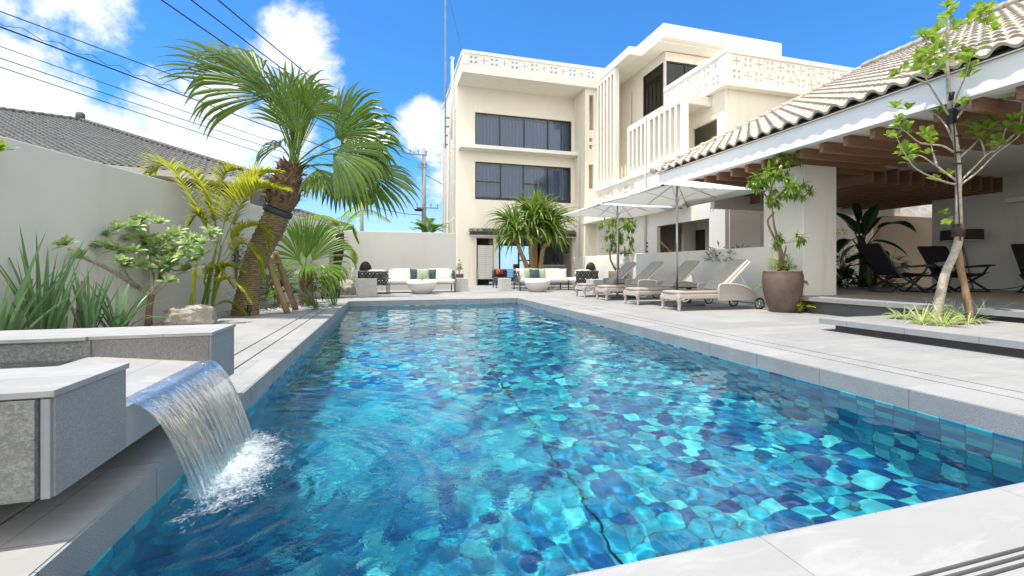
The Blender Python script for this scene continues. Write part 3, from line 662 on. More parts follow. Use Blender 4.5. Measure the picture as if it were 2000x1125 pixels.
def window(x0, x1, z0, z1, y, cuts, rails=(), parent=B, sill=.06):
    fr = .055; m = MB(); m.box(x0, x1, y, y + .09, z1 - fr, z1); m.box(x0, x1, y, y + .09, z0, z0 + sill)
    xs = [x0] + list(cuts) + [x1]
    for i, x in enumerate(xs):
        a = x if i == 0 else x - fr if i == len(xs) - 1 else x - fr / 2
        m.box(a, a + fr, y - .003, y + .093, z0 + sill, z1 - fr)
    for i in rails: m.box(xs[i] + fr / 2, xs[i + 1] - fr / 2, y + .01, y + .07, lerp(z0, z1, .47), lerp(z0, z1, .47) + .045)
    w = m.build('window', 'frame_dark', parent)
    for a, b in zip(xs, xs[1:]): MB().box(a + fr / 2, b - fr / 2, y + .04, y + .05, z0 + sill, z1 - fr).build('pane', 'window_glass', w)
    pleats(x0 + .05, x1 - .05, y + .28, z0 + .02, z1 - .13, 30).build('curtain', 'curtain', w, smooth=True)
    return w
window(*W2, 22.03, (5.58, 6.90, 8.22)); window(*W1, 22.03, (5.62, 6.85, 8.22), (0, 2), sill=.14)
# ground floor bar seen through to the sea
m = MB(); m.box(4.19, 4.35, 22.02, 22.2, 0, 2.52); m.box(5.25, 5.45, 22.02, 22.2, 0, 2.52); m.box(4.35, 5.25, 22.02, 22.2, 2.42, 2.519)
m.build('door_frame', 'cream_stucco', B)
m = MB(); m.box(4.33, 4.39, 21.96, 22.1, 0, .85); m.box(5.21, 5.47, 21.96, 22.1, 0, .85); m.build('door_plinth', 'grey_metal', B)
o = MB().box(4.42, 5.22, 22.05, 22.09, .32, 2.05).build('swing_door', 'shutter_louver', B)
m = MB()
for x0 in (4.47, 4.84): 
    for k in range(16): m.box(x0, x0 + .32, 22.03, 22.049, .40 + k * .1, .46 + k * .1)
m.build('door_louver', 'white_paint', o)
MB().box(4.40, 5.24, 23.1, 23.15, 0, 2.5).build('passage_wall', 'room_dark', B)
MB().box(5.5, 9.7, 22.26, 27.79, 2.60, 2.68).build('bar_ceiling', 'dark_wood', B)
MB().box(9.60, 9.69, 22.26, 27.79, 0, 2.6).build('bar_wall', 'room_wall', B)
m = MB(); zf = (.25, 2.40)
for x in (4.2, 5.3, 6.75, 6.95, 8.25, 9.24): m.box(x, x + .09, 27.70, 27.79, *zf)
m.box(4.2, 9.3, 27.69, 27.8, .20, .27); m.box(4.2, 9.3, 27.69, 27.8, 2.33, 2.41); m.box(4.2, 6.8, 27.695, 27.78, 1.35, 1.42); m.box(8.3, 9.3, 27.695, 27.78, 1.35, 1.42); m.box(4.2, 5.3, 27.695, 27.78, .55, .62)
w = m.build('bar_window', 'frame_dark', B); MB().box(4.2, 9.3, 27.74, 27.745, .25, 2.4).build('pane', 'clear_glass', w)
o = thing('bar_counter', (9.0, 23.4, 0), 'grey bar counter inside the open ground floor', 'bar counter')
MB().box(8.15, 9.58, 22.9, 23.5, 0, 1.0).build('front', 'granite_smooth', o); MB().box(8.05, 9.59, 22.84, 23.56, 1.002, 1.06).build('counter_top', 'cube_stone', o)
for i, (x, y) in enumerate(((6.8, 23.0), (7.5, 23.2))):
    o = thing('bar_stool', (x, y, 0), ('dark bar stool behind the left pandanus trunk, inside the bar', 'dark bar stool nearer the counter, inside the bar')[i], 'stool', 'stools in the bar')
    MB().lathe([(.18, 0), (.2, .03), (.2, .05), (.0, .051)], (x, y, .72), 16).build('seat', 'dark_wood', o); 
    for a in range(4): MB().bar((x + .12 * math.cos(a * 1.57 + .8), y + .12 * math.sin(a * 1.57 + .8), .72), (x + .2 * math.cos(a * 1.57 + .8), y + .2 * math.sin(a * 1.57 + .8), 0), .03).build('leg', 'dark_wood', o)
    MB().box(x - .18, x + .18, y + .16, y + .19, .85, 1.1).build('backrest', 'dark_wood', o)
o = thing('table_lamp', (9.1, 23.2, 1.06), 'small dark table lamp with a tapered shade on the bar counter', 'lamp')
MB().lathe([(.09, 0), (.09, .02), (.02, .03), (.02, .2)], (9.1, 23.2, 1.061), 12).build('stand', 'black_metal', o); MB().lathe([(.2, 0), (.12, .35)], (9.1, 23.2, 1.25), 16).build('lamp_shade', 'lamp_shade', o)
o = MB().cushion((9.55, 22.9, 1.95), (.10, 1.1, .5), .6, 10).build('wall_ornament', 'dark_wood'); tag(o, 'dark driftwood ornament hung on the bar side wall', 'ornament')
# little tiled awning over the bar front
m = MB()
for k in range(44):
    x = 4.02 + k * .132; m.tube([(x, 21.70, 2.70), (x, 22.0, 2.86)], .075, 8)
aw = m.build('awning_tiles', 'grey_tile', B, smooth=True)
m = MB(); m.box(3.98, 9.80, 21.68, 22.0, 2.56, 2.66); m.build('awning_board', 'dark_wood', B); MB().box(4.02, 9.76, 21.72, 22.0, 2.50, 2.558).build('awning_trim', 'white_paint', B)
m = MB()
for x in (4.05, 4.35, 4.65, 8.9, 9.2, 9.5): m.lathe([(.03, 0), (.05, .05), (.0, .1)], (x, 21.76, 2.79), 8)
m.build('awning_finial', 'grey_tile', aw)
# downpipes on the left flank
for (y, r_) in ((22.5, .055), (23.3, .04), (24.4, .055), (25.9, .04), (27.0, .05)):
    m = MB().tube([(3.27, y, 0), (3.27, y, 9.0 if y < 23 else 8.6), (3.35, y, 9.05 if y < 23 else 8.65)], r_, 10)
    for z in (1.6, 3.4, 5.2, 7.0, 8.4): m.tube([(3.27, y, z), (3.27, y, z + .05)], r_ * 1.35, 10)
    m.build('downpipe', 'pipe_paint', B, smooth=True)
MB().tube([(9.63, 21.2, 0), (9.63, 21.2, 7.0), (9.69, 21.2, 7.05)], .035, 8).build('downpipe', 'pipe_paint', B, smooth=True)
# --- side wing facing the pool (plane X = 10.3), its inner wall at X = 11.5
m = MB()
m.panel('X', 10.30, 10.46, 15.34, 20.60, 0, 4.95, [(18.75, 20.45, 3.75, 4.62), (16.95, 18.45, 3.75, 4.62), (18.3, 20.2, .6, 2.62)])
m.panel('X', 10.30, 10.46, 11.60, 15.34, 0, 4.95, [(12.32, 15.28, -1, 2.55), (13.9, 15.0, 3.75, 4.62)])
m.box(10.46, 18, 11.60, 11.75, 0, 4.0)
m.build('wing_wall', 'white_stucco', B)
breeze('X', 10.34, 10.42, 18.75, 20.45, 3.75, 4.62, rows=2); breeze('X', 10.34, 10.42, 16.95, 18.45, 3.75, 4.62, rows=2); breeze('X', 10.34, 10.42, 13.9, 15.0, 3.75, 4.62, rows=2); breeze('X', 10.34, 10.42, 18.3, 20.2, .6, 2.62, rows=4)
MB().box(10.24, 10.50, 12.9, 20.60, 4.80, 4.96).build('sill_band', 'white_stucco', B)
MB().box(9.66, 10.30, 13.2, 21.96, 3.13, 3.33).build('canopy_slab', 'white_stucco', B, bevel=.01)
# tall louvred screen
def slot_panel(y0, y1, z0, z1, sy, n, w, zz0, zz1): return [(sy + i * w * 2, sy + i * w * 2 + w, zz0, zz1) for i in range(n)]
hs = [(18.80 + i * .335, 18.80 + i * .335 + .20, 5.12, 10.12) for i in range(5)]
MB().panel('X', 10.30, 10.52, 18.62, 20.60, 4.96, 10.36, hs).build('louvre_screen', 'white_stucco', B)
hs = [(13.82 + i * .345, 14.03 + i * .345, 5.14, 6.93) for i in range(6)] + [(16.16 + i * .33, 16.36 + i * .33, 5.14, 6.93) for i in range(4)]
MB().panel('X', 10.30, 10.50, 13.62, 17.52, 4.96, 7.17, hs).build('louvre_screen', 'white_stucco', B)
MB().tube([(10.24, 16.0, 0), (10.24, 16.0, 7.05), (10.3, 16.0, 7.1)], .045, 8).build('downpipe', 'pipe_paint', B, smooth=True)
m = MB(); m.box(10.50, 11.5, 13.60, 13.75, 6.86, 7.17); m.box(10.5, 11.5, 13.75, 17.5, 7.0, 7.168); m.build('screen_return', 'rough_stucco', B)
m = MB()
m.panel('X', 11.50, 11.65, 12.97, 22, 4.96, 7.25, [(13.35, 14.75, 4.9, 6.35), (17.7, 18.9, 4.9, 6.1)]); m.box(11.65, 18, 12.95, 13.1, 4.0, 7.25)
m.panel('X', 11.62, 11.77, 16.76, 22, 7.25, 10.34, [(16.70, 18.35, 8.02, 9.92), (19.3, 19.42, 8.0, 9.6)]); m.panel('Y', 16.60, 16.75, 11.62, 17.2, 7.25, 10.3, [(11.66, 13.75, 8.02, 9.92)])
m.box(12.6, 18, 13.2, 22, 4.9, 7.24); m.box(12.5, 17, 17.6, 22, 7.42, 10.3)
m.build('inner_wall', 'cream_stucco', B)
m = MB(); m.box(10.46, 12.6, 12.0, 22, 4.78, 4.95); m.build('balcony_floor', 'cream_stucco', B)
MB().box(11.7, 11.75, 13.36, 14.74, 4.96, 5.72).build('balcony_door', 'beam_wood', B); MB().box(11.7, 11.75, 17.72, 18.88, 4.96, 5.7).build('balcony_door', 'beam_wood', B)
m = MB(); m.box(10.28, 12.4, 17.33, 20.60, 10.36, 10.71); m.build('eave_slab', 'white_stucco', B)
MB().box(10.88, 17.1, 16.02, 22, 10.345, 10.47).build('roof_slab', 'white_stucco', B)
MB().box(10.98, 17.12, 15.82, 22, 10.472, 11.03).build('tower_parapet', 'white_stucco', B)
# corner window of the upper room
m = MB()
for a in ((11.63, 11.70, 16.61, 16.69), (13.67, 13.75, 16.62, 16.70), (12.62, 12.69, 16.62, 16.70)): m.box(*a, 8.02, 9.92)
m.box(11.63, 11.72, 18.27, 18.35, 8.02, 9.92); m.box(11.70, 13.7, 16.62, 16.70, 9.86, 9.92); m.box(11.63, 11.71, 16.69, 18.3, 9.86, 9.919); m.box(11.70, 13.7, 16.62, 16.70, 8.02, 8.09); m.box(11.63, 11.71, 16.69, 18.3, 8.02, 8.089)
w = m.build('corner_window', 'frame_dark', B)
m = MB(); m.box(11.72, 13.67, 16.655, 16.66, 8.09, 9.86); m.box(11.675, 11.68, 16.70, 18.27, 8.09, 9.86); m.build('pane', 'dark_glass', w)
m = MB()
for k in range(44):
    z = 8.1 + k * .04; m.box(11.80, 13.65, 16.74, 16.765, z, z + .022); m.box(11.75, 11.775, 16.78, 18.25, z, z + .022)
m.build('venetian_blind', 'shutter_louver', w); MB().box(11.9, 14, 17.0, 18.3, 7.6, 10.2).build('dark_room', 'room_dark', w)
# roof terrace
MB().box(11.27, 18, 12.66, 17.0, 7.25, 7.43).build('terrace_slab', 'white_stucco', B)
m = MB(); m.box(11.38, 18, 12.75, 12.95, 8.44, 8.60); m.box(11.38, 11.56, 12.95, 16.4, 8.44, 8.60); m.box(11.40, 11.62, 12.77, 12.93, 7.43, 8.44); m.box(11.40, 11.54, 12.94, 13.1, 7.43, 8.44); m.box(11.62, 18, 12.78, 12.92, 7.43, 7.50); m.build('parapet_rail', 'white_stucco', B)
breeze('Y', 12.80, 12.90, 11.62, 17.9, 7.50, 8.44, rows=2); breeze('X', 11.42, 11.52, 13.1, 16.4, 7.43, 8.44, rows=2)
# ground floor portal with stair and door
m = MB(); m.box(10.46, 14.5, 17.4, 17.5, 0, 3.1); m.box(12.1, 12.2, 12.32, 17.4, 0, 3.1); m.box(10.46, 14, 12.15, 12.31, 0, 3.1); m.box(10.46, 14, 11.76, 17.4, 2.9, 3.09); m.build('portal_wall', 'cream_stucco', B)
MB().box(12.05, 12.099, 14.7, 16.0, 0, 2.42).build('portal_door', 'door_dark', B)
o = MB().bar(U(1290, 472, 17.2), U(1316, 497, 17.0), .05, .09).build('handrail', 'beam_wood', B)
MB().box(10.465, 12.2, 11.58, 11.599, 0, 3.95).build('textured_panel', 'rough_stucco', B)
m = MB()
for k, z in enumerate((1.9, 1.75, 1.55)): m.box(10.275, 10.30, 15.9, 16.02, z, z + .05)
m.build('wall_fitting', 'frame_dark', B)
o = thing('antenna_mast', (3.12, 24.8, 8.4), 'tall thin steel antenna mast clamped to the left side of the building', 'mast')
MB().tube([(3.12, 24.8, 7.6), (3.12, 24.8, 17)], .05, 8).build('pole', 'grey_metal', o); 
m = MB()
for z in (7.8, 8.3, 8.8, 9.3): m.box(3.08, 3.38, 24.74, 24.86, z, z + .06)
m.build('bracket', 'grey_metal', o)
m = MB(); m.tube([(3.12, 24.8, 16.9), (3.5, 21.0, 11.1)], .008, 4); m.tube([(3.12, 24.8, 16.9), (3.4, 26.5, 11.1)], .008, 4); m.build('guy_wire', 'black_metal', o)
o = thing('vent_pipe', (3.2, 23.2, 8.0), 'slim white capped pipe rising beside the steel antenna mast', 'pipe')
MB().tube([(3.24, 22.9, 7.6), (3.24, 22.9, 11.75)], .07, 10).build('pipe', 'white_paint', o, smooth=True); MB().lathe([(.10, 0), (.12, .03), (.12, .08), (.0, .09)], (3.24, 22.9, 11.752), 12).build('cap', 'white_paint', o)
for i, (x, y) in enumerate(((6.0, 21.4), (7.4, 21.4), (7.5, 21.9))):
    tag(MB().tube([(x, y, 10.45), (x, y, 11.28)], .02, 6).tube([(x - .06, y, 11.2), (x + .06, y, 11.2)], .012, 5).build('roof_spike', 'white_paint'), ('small white rod on the roof, left of the pair', 'small white rod on the roof, left one of the pair', 'small white rod on the roof, right one of the pair')[i], 'rod', 'small rods on the hotel roof')

# ================================================================ PAVILION
P = thing('pavilion', (8.3, 7.2, 0), 'open garden pavilion with pale barrel-tiled roof and timber ceiling slats', 'pavilion')
def tiled(u_dir, v_dir, org, ul, ur, nv, pitch, course, h, sub=10, step=.03):
    """barrel tiles: u along the eave, v up the slope; ul, ur give the ends of each course in tiles"""
    u_dir, v_dir = V(u_dir).normalized(), V(v_dir).normalized(); n = u_dir.cross(v_dir).normalized(); n = n if n.z > 0 else -n
    mb = MB(); O = V(org)
    def prof(q):
        q %= 1.0
        return h * math.sin(PI * q / .62) ** .8 if q < .62 else -h * .35 * math.sin(PI * (q - .62) / .38)
    for j in range(nv):
        a, b = ul(j), ur(j); k = int((b - a) * sub)
        if k < 1: continue
        jit = [rr(-.004, .004) for _ in range(k // sub + 2)]
        rows = []
        for (vv, lift) in ((j, 0), (j, step), (j + .5, step * .62), (j + 1.03, step * .1)):
            rows.append([O + u_dir * (a + i / sub) * pitch + v_dir * vv * course + n * (prof(a + i / sub) * (1 if lift or 1 else 0) + lift + jit[min(i // sub, len(jit) - 1)]) for i in range(k + 1)])
        for r_ in range(3):
            vs = rows[r_] + rows[r_ + 1]; mb.add(vs, [(i, i + 1, k + 2 + i, k + 1 + i) for i in range(k)])
    return mb
SL_ = (7.70 - 3.69) / (15.6 - 7.44); vdir = V((1, 0, SL_)).normalized(); slope_len = math.hypot(15.6 - 7.44, 7.70 - 3.69)
nv_ = 27; crs = slope_len / nv_
tiled((0, 1, 0), vdir, (7.51, -2.6, 3.655), lambda j: 0, lambda j: 44.5, nv_, .31, crs, .068, step=.045).build('roof_tiles', 'pale_tile', P, smooth=False)
m = MB()                                              # capped verge at the far gable
for j in range(19):
    a = V((7.44, 11.24, 3.73)) + vdir * (j * slope_len / 19); b = V((7.44, 11.24, 3.73)) + vdir * ((j + 1.0) * slope_len / 19)
    m.tube([a, b], [.085, .075], 10); m.tube([a - vdir * .03, a + vdir * .05], .105, 10)
m.build('verge_cap', 'pale_tile', P, smooth=True)
m = MB()
for j in range(46): m.tube([(15.6, -2.6 + j * .3, 7.77), (15.6, -2.3 + j * .3, 7.77)], [.12, .105], 10)
m.build('ridge_cap', 'pale_tile', P, smooth=True)
m = MB(); m.side([(7.52, 3.61), (15.6, 7.60), (23.7, 3.61)], -2.6, 11.14); m.build('roof_deck', 'cream_stucco', P, recalc=True)
MB().box(7.59, 7.66, -2.6, 11.16, 3.26, 3.61).build('fascia', 'fascia_paint', P); MB().box(7.57, 7.60, -2.62, 11.18, 3.61, 3.645).build('drip_edge', 'black_metal', P)
MB().box(7.57, 7.745, -2.6, 11.17, 3.215, 3.258).build('fascia_trim', 'white_paint', P)
MB().box(7.66, 17.2, -2.6, 11.14, 3.26, 3.40).build('ceiling', 'white_stucco', P)
y = -2.2
while y < 11.0:
    MB().box(7.81, 10.70, y, y + .078, 3.065, 3.255).build('ceiling_slat', 'beam_wood', P); y += .448
for k in range(14):
    x = 10.78 + k * .416; MB().box(x, x + .078, 7.55, 11.09, 2.87, 3.25).build('ceiling_slat', 'beam_wood_along', P)
MB().box(8.35, 9.26, 7.19, 8.20, 0, 3.06).build('pillar', 'white_stucco', P, bevel=.01)
m = MB(); m.box(8.0, 15.4, -2.5, 7.14, .245, .32); m.prism([(9.27, 7.14), (15.4, 7.14), (15.4, 10.8), (13.6, 10.8), (12.6, 9.9), (9.27, 9.55)], .245, .32); m.build('floor_slab', 'pale_stone', P)
m = MB(); m.box(8.20, 15.3, -2.4, 7.10, 0, .244); m.prism([(9.27, 7.1), (15.3, 7.1), (15.3, 10.7), (13.5, 10.7), (12.5, 9.8), (9.27, 9.45)], 0, .244); m.build('floor_base', 'granite_dark', P)
MB().box(15.40, 15.6, -2.5, 9.1, 0, 3.26).build('side_wall', 'shade_stucco', P)
MB().box(15.05, 15.398, 5.2, 7.35, 2.55, 2.67).build('wall_shelf', 'white_paint', P)
MB().box(9.5, 17.0, 11.14, 11.30, 2.70, 3.40).build('rear_beam', 'cream_stucco', P)
# yard behind the pavilion
struct(MB().panel('Z', .16, -.16, 9.2, 24, 9.4, 19, []).build('garden_soil', 'soil'))
tag(MB().box(16.6, 25, 11.35, 13.6, 0, 2.75).build('service_block', 'tan_stucco', bevel=.01), 'tan plastered block at the back of the pavilion, right of the banana plant', 'block')
tag(MB().box(15.4, 16.3, 12.4, 13.6, 0, 2.62).build('white_post', 'white_stucco', bevel=.01), 'sunlit white wall end behind the banana plant', 'wall')
o = tag(MB().grid(lambda u, v_: (lerp(17.2, 34, u), 15.0 + .12 * mnoise.noise((u * 9, v_ * 5, 2)), lerp(.1, 6.2, v_)), 110, 30).build('tarpaulin', 'tarp', smooth=True), 'crumpled off-white tarpaulin screen behind the pavilion', 'tarpaulin')
MB().grid(lambda u, v_: (lerp(20.6, 22.0, u), 14.93 + .12 * mnoise.noise((u * 2 + 4, v_ * 1.4, 2)), lerp(2.6, 3.9, v_)), 12, 10).build('printed_patch', 'tarp_print', o, smooth=True)
tag(MB().box(11.5, 17.2, 15.2, 15.35, 0, 3.4).build('yard_wall', 'white_stucco'), 'white yard wall far behind the dark banana plant', 'wall')
# neighbouring house over the left wall
H = thing('neighbour_house', (-16, 18, 0), 'two-storey house with grey tiled hip roof beyond the left garden wall', 'house')
ex = V((math.sin(math.radians(72.8)), math.cos(math.radians(72.8)), 0)); ey = V((-ex.y, ex.x, 0))
cz = 5.05; C0 = U(538, 346, 21.0); C0.z = cz; Cl = C0 - ex * 24
def HP(a, b, z): return C0 - ex * a + ey * b + V((0, 0, z - cz))
# ridge found from the finial at the top of the hip
fin = U(157, 236, 27.5); ra = -(fin - C0).dot(ex); rb = (fin - C0).dot(ey); rz = fin.z
run = rb; vd = (HP(0, rb, rz) - HP(0, 0, cz)).normalized(); sl = (HP(0, rb, rz) - HP(0, 0, cz)).length; nh = 26
ptc = .27
mb = tiled(ex, vd, HP(24, 0, cz), lambda j: 0, lambda j: (24 - ra * (j + .5) / nh) / ptc, nh, ptc, sl / nh, .05, 6, .03); mb.build('front_roof', 'grey_tile', H)
vd2 = (HP(ra, rb, rz) - HP(0, rb, cz)).normalized(); sl2 = (HP(ra, rb, rz) - HP(0, rb, cz)).length
tiled(ey, vd2, HP(0, 0, cz), lambda j: rb * (j + .5) / nh / ptc, lambda j: (2 * rb - rb * (j + .5) / nh) / ptc, nh, ptc, sl2 / nh, .05, 6, .03).build('side_roof', 'grey_tile', H)
m = MB(); a = HP(0, 0, cz + .06); b = HP(ra, rb, rz + .08); q = 46
for k in range(q):
    p0 = a.lerp(b, k / q); p1 = a.lerp(b, (k + 1) / q); m.tube([p0, p1], [.13, .105], 8)
for k in range(30): m.tube([b - ex * (k * .4), b - ex * (k * .4 + .4)], [.14, .12], 8)
m.build('ridge_cap', 'grey_tile', H, smooth=True)
MB().cushion(b + V((0, 0, .22)), (.42, .42, .5), .6, 8).build('finial', 'grey_tile', H, smooth=True)
m = MB(); m.bar(HP(24, -.02, cz - .13), HP(-.02, -.02, cz - .13), .1, .26); m.bar(HP(-.03, 0, cz - .13), HP(-.03, 9, cz - .13), .1, .26); m.build('gutter', 'cube_stone', H)
m = MB(); m.add([HP(24, .03, cz - .02), HP(.1, .03, cz - .02), HP(ra, rb, rz - .12), HP(24, rb, rz - .12)], [(0, 1, 2, 3)]); m.build('roof_underlay', 'grey_tile', H)
m = MB(); pts = [HP(24, 1.0, 0), HP(1.0, 1.0, 0), HP(1.0, 9, 0), HP(24, 9, 0)]; m.prism([(p.x, p.y) for p in pts], 0, cz - .27)
pts = [HP(24, 0.05, 0), HP(.05, 0.05, 0), HP(.05, 9, 0), HP(24, 9, 0)]; m.prism([(p.x, p.y) for p in pts], cz - .26, cz - .02); m.build('wall', 'house_stucco', H)
for a0, a1 in ((8.4, 4.2), (3.4, 1.5)):
    m = MB(); m.bar(HP(a0, .97, 4.2), HP(a1, .97, 4.2), .05, 1.0); w = m.build('window', 'dark_glass', H); MATS['dark_glass']
    m = MB(); n_ = 3
    for k in range(n_ + 1): p = HP(lerp(a0, a1, k / n_), .93, 3.7); m.bar(p, p + V((0, 0, 1.0)), .06, .06)
    m.bar(HP(a0, .93, 4.7), HP(a1, .93, 4.7), .06, .06); m.bar(HP(a0, .93, 3.7), HP(a1, .93, 3.7), .06, .06); m.build('frame', 'frame_dark', w)
    MB().bar(HP(a0, 1.02, 4.2), HP(a1, 1.02, 4.2), .04, 1.0).build('blue_blind', 'blue_fabric', w)
H2 = thing('distant_house', (-5, 33, 0), 'small grey-roofed house between the leaning palm and the back wall', 'house')
A_ = U(690, 444, 34); zc = A_.z; e2 = V((math.sin(math.radians(70)), math.cos(math.radians(70)), 0)); f2 = V((-e2.y, e2.x, 0))
def H2P(a, b, z): return A_ - e2 * a + f2 * b + V((0, 0, z - zc))
vd = (H2P(0, 3, zc + 1.3) - H2P(0, 0, zc)).normalized()
tiled(e2, vd, H2P(9, 0, zc), lambda j: 0, lambda j: (9 - 3.2 * (j + .5) / 11) / .3, 11, .3, math.hypot(3, 1.3) / 11, .05, 5, .03).build('front_roof', 'grey_tile', H2)
m = MB(); m.tube([H2P(0, 0, zc + .05), H2P(3.2, 3, zc + 1.38)], .12, 8); m.tube([H2P(3.2, 3, zc + 1.38), H2P(9, 3, zc + 1.38)], .12, 8); m.build('ridge_cap', 'grey_tile', H2, smooth=True)
m = MB(); m.prism([(p.x, p.y) for p in (H2P(9, .7, 0), H2P(.7, .7, 0), H2P(.7, 6, 0), H2P(9, 6, 0))], 0, zc - .15); m.build('wall', 'garden_stucco', H2)
m = MB(); m.add([H2P(9, 0, zc - .14), H2P(0, 0, zc - .14), H2P(0, 6, zc - .14), H2P(9, 6, zc - .14), H2P(9, 0, zc - .01), H2P(0, 0, zc - .01), H2P(0, 6, zc - .01), H2P(9, 6, zc - .01)], [(0, 1, 2, 3), (4, 5, 6, 7), (0, 1, 5, 4), (1, 2, 6, 5), (2, 3, 7, 6), (3, 0, 4, 7)]); m.build('eave', 'cube_stone', H2)
# poles and wires
def pole(loc, h, label, arms):
    x, y = loc; o = thing('utility_pole', (x, y, 0), label, 'utility pole', 'concrete utility poles')
    MB().tube([(x, y, 0), (x, y, h)], [.24, .16], 12).build('post', 'concrete_pole', o, smooth=True)
    for (z, x0, x1) in arms:
        m = MB().box(x + x0, x + x1, y - .2, y - .12, z, z + .09)
        for k in range(4):
            xx = lerp(x + x0 + .1, x + x1 - .1, k / 3); m.tube([(xx, y - .16, z + .09), (xx, y - .16, z + .38)], .035, 6); m.tube([(xx, y - .16, z + .3), (xx, y - .16, z + .4)], .08, 6)
        m.build('crossarm', 'grey_metal', o)
    return o
o = pole((3.12, 40), 11.55, 'tall grey utility pole rising behind the back wall, left of the hotel', [(10.9, -2.0, .3), (6.2, -.7, 1.3), (9.8, -.6, .3)])
MB().cushion((2.62, 39.8, 6.05), (.7, .4, .3), .6, 8).build('cable_box', 'frame_dark', o)
m = MB()
for z in range(14): m.box(3.12 - .3, 3.12 + .3, 39.98, 40.02, 2.5 + z * .6, 2.53 + z * .6)
m.build('step_bolt', 'grey_metal', o)
x2 = U(709, 385, 46); o = pole((x2.x, 46), x2.z, 'shorter grey utility pole half hidden by the drooping palm fronds', [(x2.z - .8, -.9, 1.6)])
MB().cushion((x2.x + .7, 45.8, x2.z - .9), (.9, .5, .5), .5, 8).build('transformer', 'frame_dark', o)
def wire(p0, d0, p1, d1, r_, sag, lab, n=24):
    a, b = U(*p0, d0), U(*p1, d1)
    pts = [a.lerp(b, i / n) - V((0, 0, sag * 4 * (i / n) * (1 - i / n))) for i in range(n + 1)]
    o = MB().tube(pts, r_ * 1.5, 5).build('overhead_wire', 'black_metal', smooth=True); tag(o, lab, 'wire', 'overhead wires above the left garden'); return pts
wire((-80, -8), 11, (800, 300), 38, .010, .25, 'overhead wire running highest across the upper left corner')
wire((-80, 86), 12, (800, 372), 38, .009, .15, 'thin overhead wire just below the crinkled cable pair')
wire((-80, 62), 12, (800, 364), 38, .008, .12, 'thin overhead wire directly under the thick bundle')
wire((-80, 104), 12, (800, 385), 38, .009, .15, 'lowest thin wire of the bundle above the tiled roof')
wire((290, -18), 10, (800, 312), 38, .012, .3, 'overhead wire entering at the top left of the palm crown')
wire((350, -18), 10, (806, 304), 38, .012, .3, 'overhead wire crossing the top middle of the palm crown')
wire((405, -18), 10, (812, 300), 38, .012, .3, 'overhead wire passing right of the palm crown top')
a = wire((-80, 22), 12, (800, 345), 38, .016, .1, 'thick overhead cable with a looped wire wound round it', 60)
m = MB(); pts = []
for i, p in enumerate(a): pts.append(p + V((0, 0, .06 + .16 * (i % 2))))
tag(m.tube(pts, .011, 4).build('overhead_wire', 'black_metal'), 'zigzag lashing wire above the thick cable', 'wire', 'overhead wires above the left garden')
wire((828, 340), 40, (1000, 420), 60, .02, .3, 'overhead wire descending right from the tall pole behind the hotel edge'); wire((710, 395), 46, (828, 420), 40, .02, .3, 'overhead wire slung between the two utility poles')

# ================================================================ PLANTS, LEFT BED
def ptube(pts, radii, n=10, k=5):
    sp = spline(pts, k); m_ = len(sp) - 1; r_ = []
    for i in range(m_ + 1):
        q = i / m_ * (len(radii) - 1); a = min(int(q), len(radii) - 2); r_.append(lerp(radii[a], radii[a + 1], q - a))
    return sp, r_
# --- the leaning fan palm
T0 = 8.5
palm = thing('fan_palm', tuple(UG(478, 614)), 'big leaning fan palm with ringed brown trunk and shaggy boots by the pool', 'palm tree')
tp_ = [U(477, 622, T0), U(484, 575, T0), U(492, 535, T0), U(507, 490, T0), U(530, 445, T0), U(545, 410, T0)]
sp, rd = ptube(tp_, [.245, .205, .205, .215, .235, .22], k=14)
rd = [r_ * (1 + .05 * math.sin(i * 2.1) + rr(-.02, .02)) for i, r_ in enumerate(rd)]
MB().tube(sp, rd, 28).build('trunk', 'palm_trunk', palm, smooth=True)
MB().tube([U(541, 418, T0), U(545, 408, T0)], .262, 24).build('tie_band', 'strap_dark', palm, smooth=True)
bp = [U(545, 406, T0), U(556, 380, T0), U(563, 350, T0), U(572, 322, T0 - .05)]
sb, rb_ = ptube(bp, [.25, .32, .28, .18], k=8)
m = MB(); m.tube(sb, [r_ * .9 for r_ in rb_], 16)
for i in range(190):
    q = rr(0, 1); k = q * (len(sb) - 1); a = min(int(k), len(sb) - 2); p = sb[a].lerp(sb[a + 1], k - a); r_ = rb_[a]; an = rr(0, 2 * PI)
    o_ = V((math.cos(an), math.sin(an), 0)); blade(m, p + o_ * r_ * .78, (o_ * rr(.3, .8) + V((rr(-.3, .3), rr(-.3, .3), rr(.3, 1.1)))), rr(.14, .28), rr(.08, .15), rr(-.2, .9), 3, 'tri', .4)
for i in range(70):
    q = rr(.2, 1); k = q * (len(sb) - 1); a = min(int(k), len(sb) - 2); p = sb[a]; an = rr(0, 2 * PI); o_ = V((math.cos(an), math.sin(an), 0)) * rb_[a]
    m.tube([p + o_, p + o_ * 1.2 + V((rr(-.06, .06), rr(-.06, .06), rr(-.02, .12))), p + o_ * 1.3 + V((rr(-.1, .1), rr(-.1, .1), rr(-.12, .06)))], .004, 4)
m.build('leaf_boots', 'boot_fibre', palm)
crown = U(575, 322, T0 - .05)
